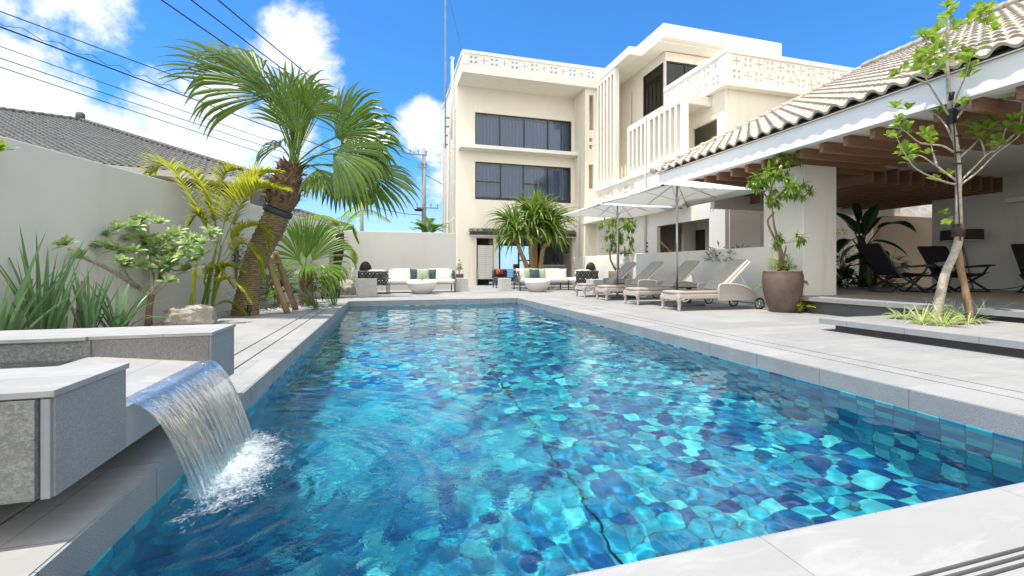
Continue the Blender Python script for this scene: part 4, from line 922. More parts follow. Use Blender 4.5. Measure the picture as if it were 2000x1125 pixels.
#      hub px, depth, tip px, depth, R(m), n, spread, droop
FR = [((522, 182), 8.5, (385, 70), 8.3, 1.85, 46, .75, .5), ((530, 190), 8.2, (410, 130), 7.9, 1.55, 42, .85, 1.2), ((505, 160), 8.7, (425, 70), 8.7, 1.35, 34, .8, .7),
      ((556, 225), 8.4, (545, 110), 8.4, 1.05, 36, .85, .7), ((575, 225), 8.9, (590, 120), 9.0, 1.15, 38, .9, 1.0), ((600, 225), 8.2, (640, 160), 8.1, .80, 32, 1.1, 1.1),
      ((655, 268), 8.3, (760, 180), 8.1, 1.30, 46, 1.15, .9), ((665, 285), 8.5, (790, 235), 8.5, 1.40, 46, 1.2, 1.1), ((650, 300), 7.9, (760, 310), 7.7, 1.25, 42, 1.2, 1.3),
      ((700, 325), 8.7, (840, 380), 8.8, 1.45, 46, 1.0, .6), ((655, 325), 9.1, (740, 400), 9.3, 1.15, 40, 1.3, 1.0), ((580, 260), 8.1, (560, 190), 8.0, .85, 34, .9, .6),
      ((548, 285), 9.0, (500, 270), 9.2, .75, 28, 1.0, 1.6), ((620, 330), 8.4, (660, 370), 8.1, .8, 30, 1.2, 1.2)]
for (hp, ht, tp2, tt, R_, n_, sp_, dr_) in FR:
    hub = U(*hp, ht); tip = U(*tp2, tt); ax = (tip - hub).normalized(); back = crown + V((rr(-.08, .08), rr(-.08, .08), rr(-.12, .05)))
    view = (V((0, 0, HC)) - hub).normalized(); nr = (V((0, 0, 1)) * .55 + view * rr(.5, 1.0) + rdir() * .25)
    m = MB(); m.cur = 0
    mid = back.lerp(hub, .5) + V((0, 0, .06)); m.tube(spline([back, mid, hub, hub + ax * .10], 5), [.028] + [.016] * 14 + [.01], 6); m.cur = 1
    fan(m, hub, ax, nr, R_, n_, sp_, dr_ * .8, 1.5)
    m.build('frond', ['palm_leaf_young', 'palm_leaf'], palm)
m = MB()
for k in range(9):
    tip = U(rr(560, 615), rr(150, 210), rr(8.2, 8.8)); fanax = (tip - crown).normalized()
    fan(m, crown + fanax * .15, fanax, rdir(), (tip - crown).length * .95, 14, .16, .15, .5)
m.build('young_spear', 'palm_leaf_young', palm)
def stake(p0, p1, r_, lab, mat='stake_wood'):
    a, b = V(p0), V(p1); pts = [a.lerp(b, i / 6) + V((rr(-.008, .008), rr(-.008, .008), 0)) for i in range(7)]
    o = MB().tube(pts, [r_ * rr(.92, 1.1) for _ in pts], 10).build('wooden_stake', mat, smooth=True); tag(o, lab, 'stake', 'stakes propping the plants')
    return o
stake(UG(561, 612), U(518, 490, 8.6), .055, 'rough wooden prop leaning left against the big leaning palm')
stake(UG(577, 604), U(537, 492, 9.1), .06, 'second wooden prop behind, leaning against the big palm')
m = MB().bar(U(515, 508, 8.55), U(548, 512, 8.9), .07); tag(m.build('wooden_brace', 'stake_wood'), 'short wooden cross brace tying the two palm props', 'brace')
# --- areca palm
TA = 7.9
ar = thing('areca_palm', tuple(UG(402, 622)), 'areca palm with yellow-green feather fronds in front of the left wall', 'palm tree'); TA = 7.9
for (a, b) in (((400, 620), (425, 470)), ((412, 625), (432, 480)), ((390, 622), (418, 500)), ((408, 622), (440, 520))):
    MB().tube([U(*a, TA), U((a[0] + b[0]) / 2 + rr(-3, 3), (a[1] + b[1]) / 2, TA), U(*b, TA)], [.026, .022, .015], 8).build('stem', 'palm_leaf_young', ar, smooth=True)
AF = [([(424, 480), (395, 420), (350, 345), (320, 322), (292, 338)], .52, 44), ([(430, 480), (418, 420), (405, 380), (380, 345), (365, 335)], .42, 34), ([(432, 485), (470, 400), (510, 365), (560, 372)], .48, 40), ([(428, 480), (450, 400), (500, 345), (545, 335)], .42, 38),
      ([(436, 500), (470, 450), (510, 445), (525, 490)], .34, 32), ([(430, 520), (470, 475), (500, 500), (510, 540)], .34, 30), ([(428, 500), (400, 440), (385, 420), (370, 440)], .3, 26), ([(410, 570), (440, 545), (470, 560), (490, 590)], .26, 26),
      ([(415, 580), (430, 530), (450, 520), (475, 530)], .28, 24), ([(412, 600), (440, 590), (462, 598), (478, 615)], .2, 20), ([(405, 580), (400, 540), (425, 520), (455, 560)], .26, 22), ([(420, 470), (422, 400), (440, 340), (470, 330)], .35, 30)]
for k, (pp, ll, n_) in enumerate(AF):
    dz = rr(-.35, .35); path = [U(x, y, TA + dz * i / len(pp)) for i, (x, y) in enumerate(pp)]
    m = MB(); m.tube(spline(path, 6), .009, 5); pinnate(m, path, ll * 1.05, int(n_ * 1.45), .95, .034, .65, .5); m.build('frond', 'areca_leaf', ar)
# --- tree heliotrope bush
bu = thing('rosette_bush', tuple(UG(290, 633)), 'grey-green bush with leaf rosettes on forked branches, left of the areca palm', 'bush'); TB = 7.05
def WD(px): return 774 / ((975 - px) * .147)
MB().tube(spline([U(290, 634, TB), U(292, 600, TB), U(297, 575, TB)], 4), [.055, .05, .045, .045, .045, .045, .045, .042, .045], 10).build('trunk', 'bark_stem', bu, smooth=True)
br = [((297, 577), (340, 540), (400, 520)), ((297, 577), (270, 560), (250, 540), (235, 510)), ((297, 577), (305, 545), (310, 500), (330, 470)), ((297, 577), (295, 530), (290, 490), (290, 440)), ((270, 560), (220, 530), (160, 500), (135, 485)), ((310, 520), (340, 490), (360, 470)), ((250, 540), (240, 500), (215, 470))]
m = MB()
for b in br: m.tube(spline([U(x, y, min(TB + .1, WD(x) - .35)) if i else U(x, y, TB) for i, (x, y) in enumerate(b)], 4), [lerp(.032, .012, i / 12) for i in range(len(b) * 4 - 3)], 6)
m.build('branch', 'bark_light', bu, smooth=True)
RP = [(285, 430), (310, 438), (262, 445), (235, 448), (210, 462), (250, 470), (278, 468), (300, 470), (325, 470), (345, 462), (365, 468), (385, 472), (230, 490), (262, 495), (300, 500), (325, 498), (350, 495), (375, 490), (395, 498), (340, 520), (320, 515), (280, 520), (235, 515), (180, 485), (205, 485), (160, 505), (132, 480), (310, 545), (345, 505), (400, 478), (270, 452), (385, 510), (255, 520), (328, 552)] + [(random.gauss(300, 55), random.gauss(490, 26)) for _ in range(14)]
m = MB()
for (x, y) in RP:
    p = U(x, y, min(TB + .3, WD(x) - .30) - rr(0, .55)); rosette(m, p, V((rr(-.4, .6), rr(-.9, 0), 1)), 20, .20, .066, 1.25, .5)
m.build('crown', 'bush_leaf', bu)
# --- strap-leaved clumps along the fountain
def clump(name, base, n, lens, w, label, spread=.35, mat='strap_leaf', cat='plant', group=None, prof='strap', droop=.55, rad=.08, lean=(0, 0)):
    b = V(base); o = thing(name, tuple(b), label, cat, group); m = MB()
    for i in range(n):
        a = rr(0, 2 * PI); r_ = rr(0, rad); d_ = V((math.cos(a) * spread * rr(.2, 1.2) + lean[0], math.sin(a) * spread * rr(.2, 1.2) + lean[1], 1))
        blade(m, b + V((math.cos(a) * r_, math.sin(a) * r_, 0)), d_, rr(*lens), w * rr(.8, 1.2), droop * rr(.2, 1.3), 7, prof, .35)
    m.build('leaves', mat, o); return o
clump('strap_plant', UG(85, 672), 20, (.95, 1.45), .056, 'tall strap-leaved plant at the far left in front of the grey wall', .36, rad=.10)
clump('strap_plant', UG(5, 684), 16, (.9, 1.5), .056, 'strap-leaved plant cut by the left edge of the picture', .5, rad=.1, lean=(.2, 0))
clump('strap_plant', UG(172, 662), 24, (.6, 1.05), .045, 'bluish strap-leaved plant tied with string behind the fountain', .35, rad=.10)
clump('strap_plant', UG(226, 656), 24, (.6, 1.0), .05, 'dark strap-leaved plant with flopping leaves beside the rosette bush', .45, rad=.09, droop=1.6)
clump('small_shrub', UG(30, 676), 12, (.3, .5), .07, 'low broad-leaved shrub with a dry leaf near the left edge', .7, 'bush_leaf', prof='ovate')
clump('broad_leaf_plant', UG(118, 664), 3, (.45, .75), .09, 'single upright paddle leaf between two strap-leaved plants', .12, 'strap_leaf', prof='ovate')
clump('broad_leaf_plant', UG(242, 654), 3, (.25, .42), .10, 'small paddle-leaved plant right of the flopping strap leaves', .35, 'strap_leaf', prof='ovate')
stake(UG(143, 664), U(163, 550, 5.75), .032, 'thin wooden stake tied to the bluish strap-leaved plant')
stake(UG(62, 672), U(56, 545, 5.3), .03, 'thin stake tied to the tall strap-leaved plant')
stake(UG(368, 628), U(386, 500, 7.6), .02, 'bamboo cane left of the areca palm stems', 'areca_leaf')
stake(UG(377, 628), U(378, 520, 7.7), .022, 'yellow bamboo cane against the areca palm stems', 'areca_leaf')
o = thing('overhanging_tree', (-5.0, 3.6, 0), 'leafy branch tip poking in at the left edge above the grey wall', 'tree')
MB().tube(spline([U(-150, 690, 4.6), U(-150, 500, 4.7), U(-100, 380, 4.7), U(-10, 305, 4.8)], 5), [.06] * 8 + [.03] * 8, 8).build('trunk', 'bark_light', o, smooth=True)
m = MB(); rosette(m, U(-2, 295, 4.8), V((.2, -.3, 1)), 20, .20, .06, 1.3, .5); rosette(m, U(-50, 270, 4.8), V((0, 0, 1)), 18, .26, .07, 1.3, .5); m.build('crown', 'tree_leaf', o)
# rocks
def rock(c, size, lab, seed):
    def fn(u, v_):
        a = u * 2 * PI; b = -PI / 2 + v_ * PI; p = V((math.cos(b) * math.cos(a), math.cos(b) * math.sin(a), math.sin(b)))
        k = 1 + .28 * mnoise.noise(p * 1.3 + V((seed, 0, 0))) + .10 * mnoise.noise(p * 4 + V((0, seed, 0))) + .04 * mnoise.noise(p * 11)
        q = V((abs(p.x) ** .8 * (1 if p.x > 0 else -1), abs(p.y) ** .8 * (1 if p.y > 0 else -1), abs(p.z) ** .7 * (1 if p.z > 0 else -1)))
        return (c[0] + q.x * size[0] * k, c[1] + q.y * size[1] * k, c[2] + q.z * size[2] * k)
    return tag(MB().grid(fn, 48, 30).build('rock', 'rock', smooth=True, weld=True), lab, 'rock')
rock(UG(366, 636) + V((0, .15, .13)), (.36, .28, .17), 'large pale weathered boulder at the edge of the gravel bed', 3.1)
rock(UG(671, 576) + V((0, 0, .15)), (.42, .36, .32), 'rounded grey stone near the far corner of the left bed', 5.2)
def spot(p, lab):
    o = thing('garden_spotlight', tuple(p), lab, 'spotlight', 'black garden spotlights')
    MB().tube([p, p + V((0, 0, .08))], .012, 6).build('spike', 'black_metal', o); MB().tube([p + V((0, -.02, .08)), p + V((0, .02, .19))], [.035, .04], 12).build('head', 'black_metal', o)
spot(UG(487, 617), 'small black spotlight in front of the leaning palm trunk'); spot(UG(630, 588), 'small black spotlight near the end of the left drain line')
# --- young fan palm
yp = thing('young_fan_palm', tuple(UG(598, 588)), 'young light-green fan palm with a shaggy stubby trunk, right of the leaning palm', 'palm tree'); TY = 10.6
p0, p1 = U(600, 592, TY), U(597, 530, TY)
m = MB(); m.tube([p0, p0.lerp(p1, .5), p1], [.17, .15, .14], 14)
for i in range(110):
    q = rr(0, 1); an = rr(0, 6.28); o_ = V((math.cos(an), math.sin(an), 0)); blade(m, p0.lerp(p1, q) + o_ * .13, o_ * .6 + V((0, 0, rr(.5, 1.2))), rr(.10, .18), rr(.05, .09), .2, 3, 'tri')
m.build('trunk', 'boot_fibre', yp)
for (x, y, dt, R_, n_, s_, dr) in ((600, 440, 0, 1.15, 20, .55, .35), (560, 470, -.3, 1.0, 15, .75, 1.3), (640, 460, .3, 1.1, 18, .7, .9), (545, 520, 0, .85, 13, .8, 1.8), (610, 500, -.7, .95, 15, .8, 2.2), (655, 520, -.2, .95, 14, .8, 1.9), (585, 500, .5, 1.0, 14, .6, 1.0)):
    tip = U(x, y, TY + dt); ax = (tip - p1).normalized(); m = MB(); hub = p1 + ax * .3; m.tube([p1, hub], .012, 5); fan(m, hub, ax, V((0, -1, .5)) + rdir() * .3, R_, n_, s_, dr * .8, 1.3)
    m.build('frond', 'palm_leaf_young', yp)
# --- tree fern
tf = thing('tree_fern', tuple(UG(652, 578)), 'tree fern with dark slender trunk and arching lacy fronds near the back wall', 'tree fern'); TF = 13.2
MB().tube(spline([U(650, 580, TF), U(654, 530, TF), U(662, 490, TF), U(664, 455, TF)], 5), [.20, .19, .18, .17, .17, .16, .16, .15, .15, .15, .14, .14, .13, .12, .12, .12], 14).build('trunk', 'bark_dark', tf, smooth=True)
for pp in ([(664, 458), (690, 420), (722, 410), (760, 430)], [(664, 458), (655, 430), (625, 420), (590, 428)], [(664, 458), (680, 440), (690, 445), (700, 470)], [(664, 458), (650, 445), (635, 450), (622, 480)], [(664, 458), (668, 425), (690, 405), (715, 395)], [(664, 458), (640, 440), (615, 445), (600, 470)], [(664, 458), (672, 470), (690, 490), (695, 520)]):
    dz = rr(-.8, .8); path = [U(x, y, TF + dz * i / 3) for i, (x, y) in enumerate(pp)]; m = MB(); spp = spline(path, 6); m.tube(spp, .014, 5)
    for i in range(26):
        q = .2 + .8 * i / 25; k = q * (len(spp) - 1); a = min(int(k), len(spp) - 2); p = spp[a].lerp(spp[a + 1], k - a); d_ = (spp[a + 1] - spp[a]).normalized(); sd = d_.cross(V((0, 0, 1))).normalized()
        ll = .48 * math.sin(PI * (.12 + .82 * q)) ** .8
        for s_ in (-1, 1):
            dd = (sd * s_ + d_ * .35 + V((0, 0, -.25))).normalized(); e = p + dd * ll
            for g in range(9):
                w_ = p.lerp(e, (g + 1) / 9.5) + V((0, 0, -.04 * (g / 9) ** 2)); 
                for s2 in (-1, 1): blade(m, w_, d_ * s2 + dd * .5, .085 * (1 - .75 * g / 9), .028, .3, 1, 'tri')
    m.build('frond', 'fern_leaf', tf)
stake(UG(645, 584), U(648, 488, 13.0), .055, 'upright wooden stake beside the tree fern trunk')
# --- low shrubs of the bed
def shrub(name, c, size, n, ll, w, mat, lab, prof='ovate', stems=6, group=None, droop=.5, cat='shrub'):
    c = V(c); o = thing(name, tuple(c), lab, cat, group); m = MB(); m.cur = 0
    for i in range(stems):
        e = c + V((rr(-1, 1) * size[0] * .6, rr(-1, 1) * size[1] * .6, size[2] * rr(.5, .95))); m.tube([c, c.lerp(e, .5) + V((rr(-.03, .03), rr(-.03, .03), 0)), e], [.010, .008, .004], 5)
    m.build('stem', 'bark_stem', o); m = MB()
    for i in range(n):
        d_ = rdir(-.3, 1); p = c + V((d_.x * size[0] * rr(.3, 1), d_.y * size[1] * rr(.3, 1), size[2] * (.25 + .75 * abs(d_.z) * rr(.4, 1))))
        blade(m, p, V((d_.x, d_.y, rr(-.2, .9))), ll * rr(.7, 1.3), w * rr(.7, 1.2), droop, 3, prof, .3)
    m.build('foliage', mat, o); return o
shrub('climbing_vine', UG(470, 606, .0) + V((-.25, .6, .55)), (.22, .15, 1.55), 150, .10, .055, 'strap_leaf', 'thin leafy creeper climbing the grey wall left of the palm trunk')
clump('narrow_leaf_plant', UG(618, 604), 34, (.5, .95), .022, 'clump of narrow upright leaves at the foot of the second prop', .45, 'strap_leaf', lean=(-.55, 0), rad=.12)
clump('narrow_leaf_plant', UG(650, 596), 26, (.5, .9), .022, 'clump of narrow leaves right of the young fan palm trunk', .5, 'strap_leaf', lean=(-.35, .1), rad=.1)
clump('agave_plant', UG(606, 596), 14, (.2, .35), .05, 'yellowish low rosette at the base of the young fan palm', 1.2, 'areca_leaf')
shrub('fine_shrub', UG(455, 612) + V((.05, .6, 0)), (.45, .3, .85), 240, .10, .012, 'palm_leaf_young', 'wispy fine-leaved shrub just right of the leaning palm base', 'strap')
shrub('broadleaf_shrub', UG(556, 598) + V((-.3, .8, 0)), (.5, .35, .95), 70, .30, .17, 'strap_leaf', 'dark broad-leaved shrub behind the wooden props')
shrub('broadleaf_shrub', UG(622, 586) + V((0, .8, .0)), (.5, .35, .75), 80, .26, .12, 'palm_leaf', 'green broad-leaved shrub between young fan palm and tree fern')
shrub('broadleaf_shrub', UG(660, 575) + V((.35, .8, .0)), (.35, .3, .95), 60, .15, .09, 'bush_leaf', 'sparse light-green shrub against the corner of the two grey walls')
shrub('groundcover_shrub', UG(520, 604) + V((0, .7, 0)), (.35, .25, .45), 110, .12, .05, 'palm_leaf_young', 'low yellow-green shrub under the wooden props')
shrub('climbing_vine', UG(690, 568) + V((-.15, .6, .3)), (.25, .12, 1.0), 80, .10, .06, 'bush_leaf', 'thin creeper on the back wall beside the tree fern')
# palm tops behind the back wall
o = thing('background_palm', (3.0, 24.5, 0), 'bushy palm crown showing above the back wall by the utility pole', 'palm tree')
b0 = U(838, 462, 24); MB().tube([(b0.x, b0.y, 0), b0], [.2, .15], 10).build('trunk', 'palm_trunk', o)
m = MB()
for k in range(26):
    a = rr(0, 6.28); d_ = V((math.cos(a), math.sin(a) * .6, rr(.4, 1.3))).normalized(); L2 = rr(.9, 1.35); p = [b0, b0 + d_ * L2 * .5 + V((0, 0, .12)), b0 + d_ * L2 + V((0, 0, -.10))]
    pinnate(m, p, .42, 20, .8, .04, .5, .2)
m.build('crown', 'palm_leaf_young', o)
# --- pandanus
pd = thing('pandanus_tree', tuple(U(1040, 562, 19.6)), 'multi-stemmed screw pine with big tufts of strap leaves in front of the bar', 'tree')
TP = 19.6; heads = [((1034, 560), (1028, 520), (1018, 495), 1005, 440), ((1037, 560), (1038, 520), (1036, 480), 1040, 420), ((1043, 560), (1046, 510), (1046, 480), 1058, 425), ((1048, 560), (1056, 515), (1061, 485), 1085, 440), ((1040, 560), (1042, 520), (1044, 470), 1045, 395)]
tops = []
for i, (a, b, c_, hx, hy) in enumerate(heads):
    dt = (-.5, -.2, .4, .1, .3)[i]; pts = [U(*a, TP), U(*b, TP + dt * .5), U(*c_, TP + dt), U((c_[0] + hx) / 2, (c_[1] + hy) / 2 + 10, TP + dt)]; ssp = spline(pts, 5)
    MB().tube(ssp, [lerp(.11, .08, k / (len(ssp) - 1)) * (1 + .05 * math.sin(k * 2.5)) for k in range(len(ssp))], 12).build('trunk', 'pandan_bark', pd, smooth=True); tops.append((pts[-1], U(hx, hy, TP + dt)))
extra = [(U(1012, 455, TP), U(985, 425, TP - .2)), (U(1060, 450, TP), U(1095, 415, TP + .2)), (U(1045, 440, TP), U(1025, 400, TP)), (U(1050, 440, TP), U(1070, 402, TP + .4))]
for i, (a, h) in enumerate(tops + extra):
    m = MB(); ax = (h - a).normalized(); a1 = ax.orthogonal().normalized(); a2 = ax.cross(a1); L0 = (h - a).length
    for k in range(74):
        q = k / 73; e = lerp(1.25, .12, q) * rr(.8, 1.15); an = 2.399 * k + rr(-.2, .2)
        d_ = (ax * math.cos(e) + (a1 * math.cos(an) + a2 * math.sin(an)) * math.sin(e) + V((0, 0, .35))).normalized()
        blade(m, a.lerp(h, .15 + .55 * q), d_, rr(1.15, 1.75) * (1.0 - .15 * q), .105, rr(1.7, 3.2) * (1 - .35 * q), 7, 'strap', .4)
    m.build('leaf_tuft', 'pandan_leaf', pd)
    m = MB()
    for k in range(26):
        an = rr(0, 6.28); e = rr(.35, .75); d_ = ax * math.cos(e) + (a1 * math.cos(an) + a2 * math.sin(an)) * math.sin(e); blade(m, a - ax * .1 + d_ * .05, d_, rr(.5, .85), .07, .1, 3, 'tri', .4)
    m.build('leaf_base', 'pandan_base', pd)
shrub('groundcover_shrub', U(1055, 566, 18.9) * 1 + V((0, 0, -.05)), (.9, .4, .35), 160, .16, .05, 'palm_leaf_young', 'low green ground cover under the right-hand sofa', stems=3)
# --- potted schefflera
def schef(base, top, tc, lab_o, spreads, nl, ll, t_scale=1.0, forks=()):
    m = MB()
    for f_ in forks:
        ssp = spline(f_, 5); m.tube(ssp, [lerp(.030, .014, k / (len(ssp) - 1)) * t_scale for k in range(len(ssp))], 8)
    m.build('stem', 'bark_stem', lab_o, smooth=True); m = MB()
    for (p, s_) in spreads:
        n_ = nl
        for k in range(int(n_)):
            an = rr(0, 6.28); d_ = V((math.cos(an), math.sin(an), rr(-.2, .9))).normalized(); hub = p + d_ * rr(.16, .36) * s_; m.tube([p, hub], .004, 4)
            wx = (d_ + V((0, 0, -.25))).normalized(); a1 = wx.orthogonal().normalized(); a2 = wx.cross(a1)
            for q in range(8):
                b_ = q / 8 * 2 * PI; dd = (wx * .45 + (a1 * math.cos(b_) + a2 * math.sin(b_)) * .9 + V((0, 0, -.12))); blade(m, hub, dd, ll * rr(.8, 1.15) * s_, ll * .29 * s_, 1.1, 4, 'ovate', .25)
    m.build('foliage', 'schef_leaf', lab_o)
pt = thing('plant_pot', (7.77, 7.16, 0), 'big weathered brown terracotta pot at the near end of the low wall', 'plant pot')
prof = [(.215, 0), (.235, .01), (.29, .18), (.345, .40), (.37, .60), (.365, .74), (.345, .815), (.35, .83), (.33, .835), (.315, .80), (.31, .76)]
MB().lathe(prof, (7.77, 7.16, 0), 48).build('body', 'terracotta', pt, smooth=True); MB().lathe([(.30, .765), (.0, .785)], (7.77, 7.16, 0), 24).build('soil', 'soil', pt)
TT = 8.98; o = thing('umbrella_plant', (7.77, 7.16, .78), 'tall glossy umbrella plant growing in the big brown pot', 'plant')
fk = [[U(1524, 528, TT), U(1522, 480, TT), U(1512, 440, TT), U(1508, 400, TT)], [U(1530, 528, TT), U(1526, 490, TT), U(1505, 450, TT), U(1500, 430, TT), U(1512, 415, TT)], [U(1508, 400, TT), U(1520, 380, TT), U(1550, 375, TT)], [U(1508, 400, TT), U(1505, 370, TT), U(1520, 335, TT), U(1535, 320, TT)], [U(1508, 400, TT), U(1490, 375, TT)], [U(1520, 530, TT), U(1530, 505, TT), U(1536, 480, TT)]]
schef(0, 0, 0, o, [(U(1540, 318, TT), .9), (U(1505, 350, TT - .1), 1), (U(1478, 365, TT), .8), (U(1560, 372, TT), .9), (U(1530, 380, TT - .3), .9), (U(1570, 385, TT + .1), .7), (U(1536, 475, TT), .9), (U(1500, 400, TT + .2), .7), (U(1520, 350, TT + .3), .8)], 8, .20, forks=fk)
shrub('pot_shrub', V((7.66, 7.10, .78)), (.24, .2, .34), 170, .055, .03, 'schef_leaf', 'small-leaved shrub filling the left of the big pot'); shrub('pot_shrub', V((7.90, 7.18, .78)), (.2, .2, .4), 170, .055, .03, 'schef_leaf', 'small-leaved shrub filling the right of the big pot')
shrub('elephant_ear', V((8.15, 7.5, .15)), (.25, .3, .8), 9, .48, .26, 'schef_leaf', 'broad-leaved plant behind the big pot', droop=.9)
shrub('golden_shrub', V((8.02, 6.95, .02)), (.16, .14, .28), 26, .22, .10, 'areca_leaf', 'yellow-green low plant between the big pot and the pavilion step', droop=.9)
pt = thing('plant_pot', (7.95, 14.2, 0), 'square-shouldered brown pot behind the far loungers', 'plant pot')
MB().lathe([(.24, 0), (.27, .02), (.31, .5), (.32, .78), (.29, .78), (.28, .72)], (7.95, 14.2, 0), 32).build('body', 'terracotta', pt, smooth=True); MB().lathe([(.28, .72), (0, .74)], (7.95, 14.2, 0), 20).build('soil', 'soil', pt)
TT = 15.85; o = thing('umbrella_plant', (7.95, 14.2, .73), 'umbrella plant in the far brown pot behind the distant loungers', 'plant')
fk = [[U(1207, 528, TT), U(1208, 490, TT), U(1206, 450, TT)], [U(1203, 528, TT), U(1192, 505, TT), U(1194, 480, TT), U(1202, 465, TT)], [U(1206, 450, TT), U(1220, 440, TT)]]
schef(0, 0, 0, o, [(U(1190, 440, TT), 1), (U(1212, 432, TT), 1), (U(1232, 445, TT), .9), (U(1200, 460, TT), .9), (U(1222, 470, TT), .9), (U(1206, 475, TT), .9), (U(1225, 495, TT), .7), (U(1198, 490, TT), .6)], 8, .25, 1.3, forks=fk)
shrub('pot_shrub', V((7.95, 14.2, .74)), (.28, .25, .35), 90, .07, .03, 'areca_leaf', 'small-leaved shrub in the far brown pot')
# small potted shrub between back wall and hotel
pt = thing('plant_pot', (3.35, 20.0, 0), 'small brown box planter beside the hotel corner, behind the back wall', 'plant pot'); p = U(897, 543, 20.2)
MB().panel('Z', .62, 0, p.x - .17, p.x + .17, p.y - .17, p.y + .17, []).build('body', 'terracotta', pt); shrub('pot_shrub', V((p.x, p.y, .62)), (.16, .16, .62), 90, .10, .06, 'palm_leaf', 'slender green shrub in the small box planter beside the hotel corner')
for i, (px, py, d_) in enumerate(((1445, 480, 11.0), (1405, 484, 11.5))): shrub('hedge_plant', V((U(px, py, d_).x, U(px, py, d_).y, .9)), (.5, .3, .62), 120, .14, .05, 'palm_leaf', ('green tuft peeping over the low wall below the textured panel', 'second small tuft peeping over the low wall further left')[i])

# ================================================================ THE SLENDER TREE
TR = 6.1
tr = thing('slender_tree', tuple(U(1831, 640, TR)), 'slender young tree with oval bright leaves on the stone platform', 'tree')
tk = [(1829, 640), (1832, 600), (1840, 560), (1848, 530), (1862, 500), (1872, 470), (1873, 430), (1872, 380), (1872, 330), (1866, 270), (1856, 220), (1852, 160), (1850, 100), (1852, 40), (1856, -10)]
ssp = spline([U(x, y, TR) for x, y in tk], 4); MB().tube(ssp, [lerp(.062, .012, (i / (len(ssp) - 1)) ** .9) * (1.12 if 17 < i < 23 else 1) for i in range(len(ssp))], 14).build('trunk', 'bark_light', tr, smooth=True)
BR = [[(1871, 362), (1830, 350), (1790, 330), (1770, 305), (1752, 270)], [(1871, 355), (1830, 325), (1800, 305), (1772, 300)], [(1868, 300), (1840, 285), (1800, 280), (1775, 262), (1757, 248)], [(1830, 325), (1820, 290), (1818, 270)],
      [(1860, 235), (1840, 205), (1815, 165), (1800, 130), (1805, 105)], [(1858, 225), (1868, 190), (1885, 150), (1895, 115)], [(1815, 165), (1780, 150), (1755, 145)], [(1852, 150), (1835, 120), (1815, 90), (1800, 70)], [(1862, 240), (1890, 200), (1910, 150), (1918, 90), (1925, 40), (1930, 20)],
      [(1850, 100), (1880, 75), (1900, 40), (1906, 25)], [(1874, 362), (1910, 335), (1945, 300), (1985, 270), (2010, 240)], [(1874, 356), (1905, 325), (1930, 300), (1950, 290), (1965, 250)], [(1872, 310), (1900, 285), (1925, 255), (1950, 225)], [(1925, 305), (1918, 280), (1908, 260)],
      [(1868, 290), (1850, 250), (1830, 225), (1808, 215)], [(1952, 288), (1990, 250), (2000, 190), (2015, 165)], [(1856, 200), (1870, 180), (1880, 130)]]
m = MB(); ends = []
for b in BR:
    dz = rr(-.55, .55); pts = [U(x, y, TR + dz * i / (len(b) - 1)) for i, (x, y) in enumerate(b)]; q = spline(pts, 4); m.tube(q, [lerp(.015, .005, i / (len(q) - 1)) for i in range(len(q))], 6); ends += [(q[int(len(q) * k_)] + V((rr(-.06, .06), rr(-.06, .06), .05)), V((rr(-.7, .7), rr(-.7, .7), 1))) for k_ in (.55, .82)]; ends += [(pts[-1], (pts[-1] - pts[-2]).normalized())]
    if len(b) > 3: ends.append((q[int(len(q) * .72)] + V((rr(-.03, .03), rr(-.03, .03), .03)), V((rr(-.5, .5), rr(-.5, .5), 1))))
m.build('branch', 'bark_light', tr, smooth=True)
m = MB()
for (x, y) in ((1850, 15), (1858, 30), (1842, 40), (1868, 18), (1835, 60), (1862, 55), (1850, 78), (1840, 95), (1866, 92), (1825, 70), (1850, 118), (1870, 120), (1822, 105), (1835, 130), (1790, 110), (1815, 125), (1880, 105), (1905, 30), (1925, 20), (1895, 48), (1945, 60), (1760, 295), (1742, 268), (1755, 235), (1772, 215), (1808, 262), (1748, 212), (1830, 355), (1855, 345), (1958, 195), (1940, 215), (1975, 235), (1990, 205), (1915, 250), (1895, 245), (1880, 205), (1855, 440), (1848, 420)):
    ends.append((U(x, y, TR + rr(-.5, .5)), V((rr(-.7, .7), rr(-.7, .7), 1))))
for (p, d_) in ends: rosette(m, p, V(d_) + V((0, 0, .5)), random.choice((5, 6, 7, 8)), .165, .078, 1.2, .35, 'obov')
m.build('crown', 'tree_leaf', tr)
m = MB(); 
for z in (268, 300, 322): m.tube([U(1869, z, TR) + V((0, 0, 0)), U(1869, z - 3, TR)], .05, 8)
m.build('cable_tie', 'black_metal', tr)
m = MB(); m.tube([U(1861, 205, TR - .05), U(1863, 240, TR - .06), U(1868, 330, TR - .05), U(1876, 470, TR - .06)], .008, 6); lamp_p = U(1857, 205, TR - .08)
o = thing('tree_spotlight', tuple(lamp_p), 'pair of black spotlights strapped to the slender tree trunk', 'spotlight'); m.build('cable', 'black_metal', o)
for (x, y, dx_) in ((1857, 196, -.03), (1862, 208, .05)): MB().tube([U(x, y, TR - .07), U(x, y, TR - .07) + V((dx_, -.03, .10 if y < 200 else .02))], [.026, .034], 12).build('head', 'black_metal', o, smooth=True)
MB().box(lamp_p.x - .0, lamp_p.x + .09, lamp_p.y - .02, lamp_p.y + .06, lamp_p.z - .24, lamp_p.z - .05).build('ballast', 'black_metal', o)
stake(U(1898, 640, 6.0), U(1868, 478, 6.15), .042, 'thick wooden stake propping the slender tree')
tag(MB().tube([U(1871, 462, TR - .02), U(1872, 440, TR)], [.072, .070], 14).build('burlap_wrap', 'bark_dark', smooth=True), 'dark sacking wrapped round the slender tree trunk where the stake meets it', 'wrap')
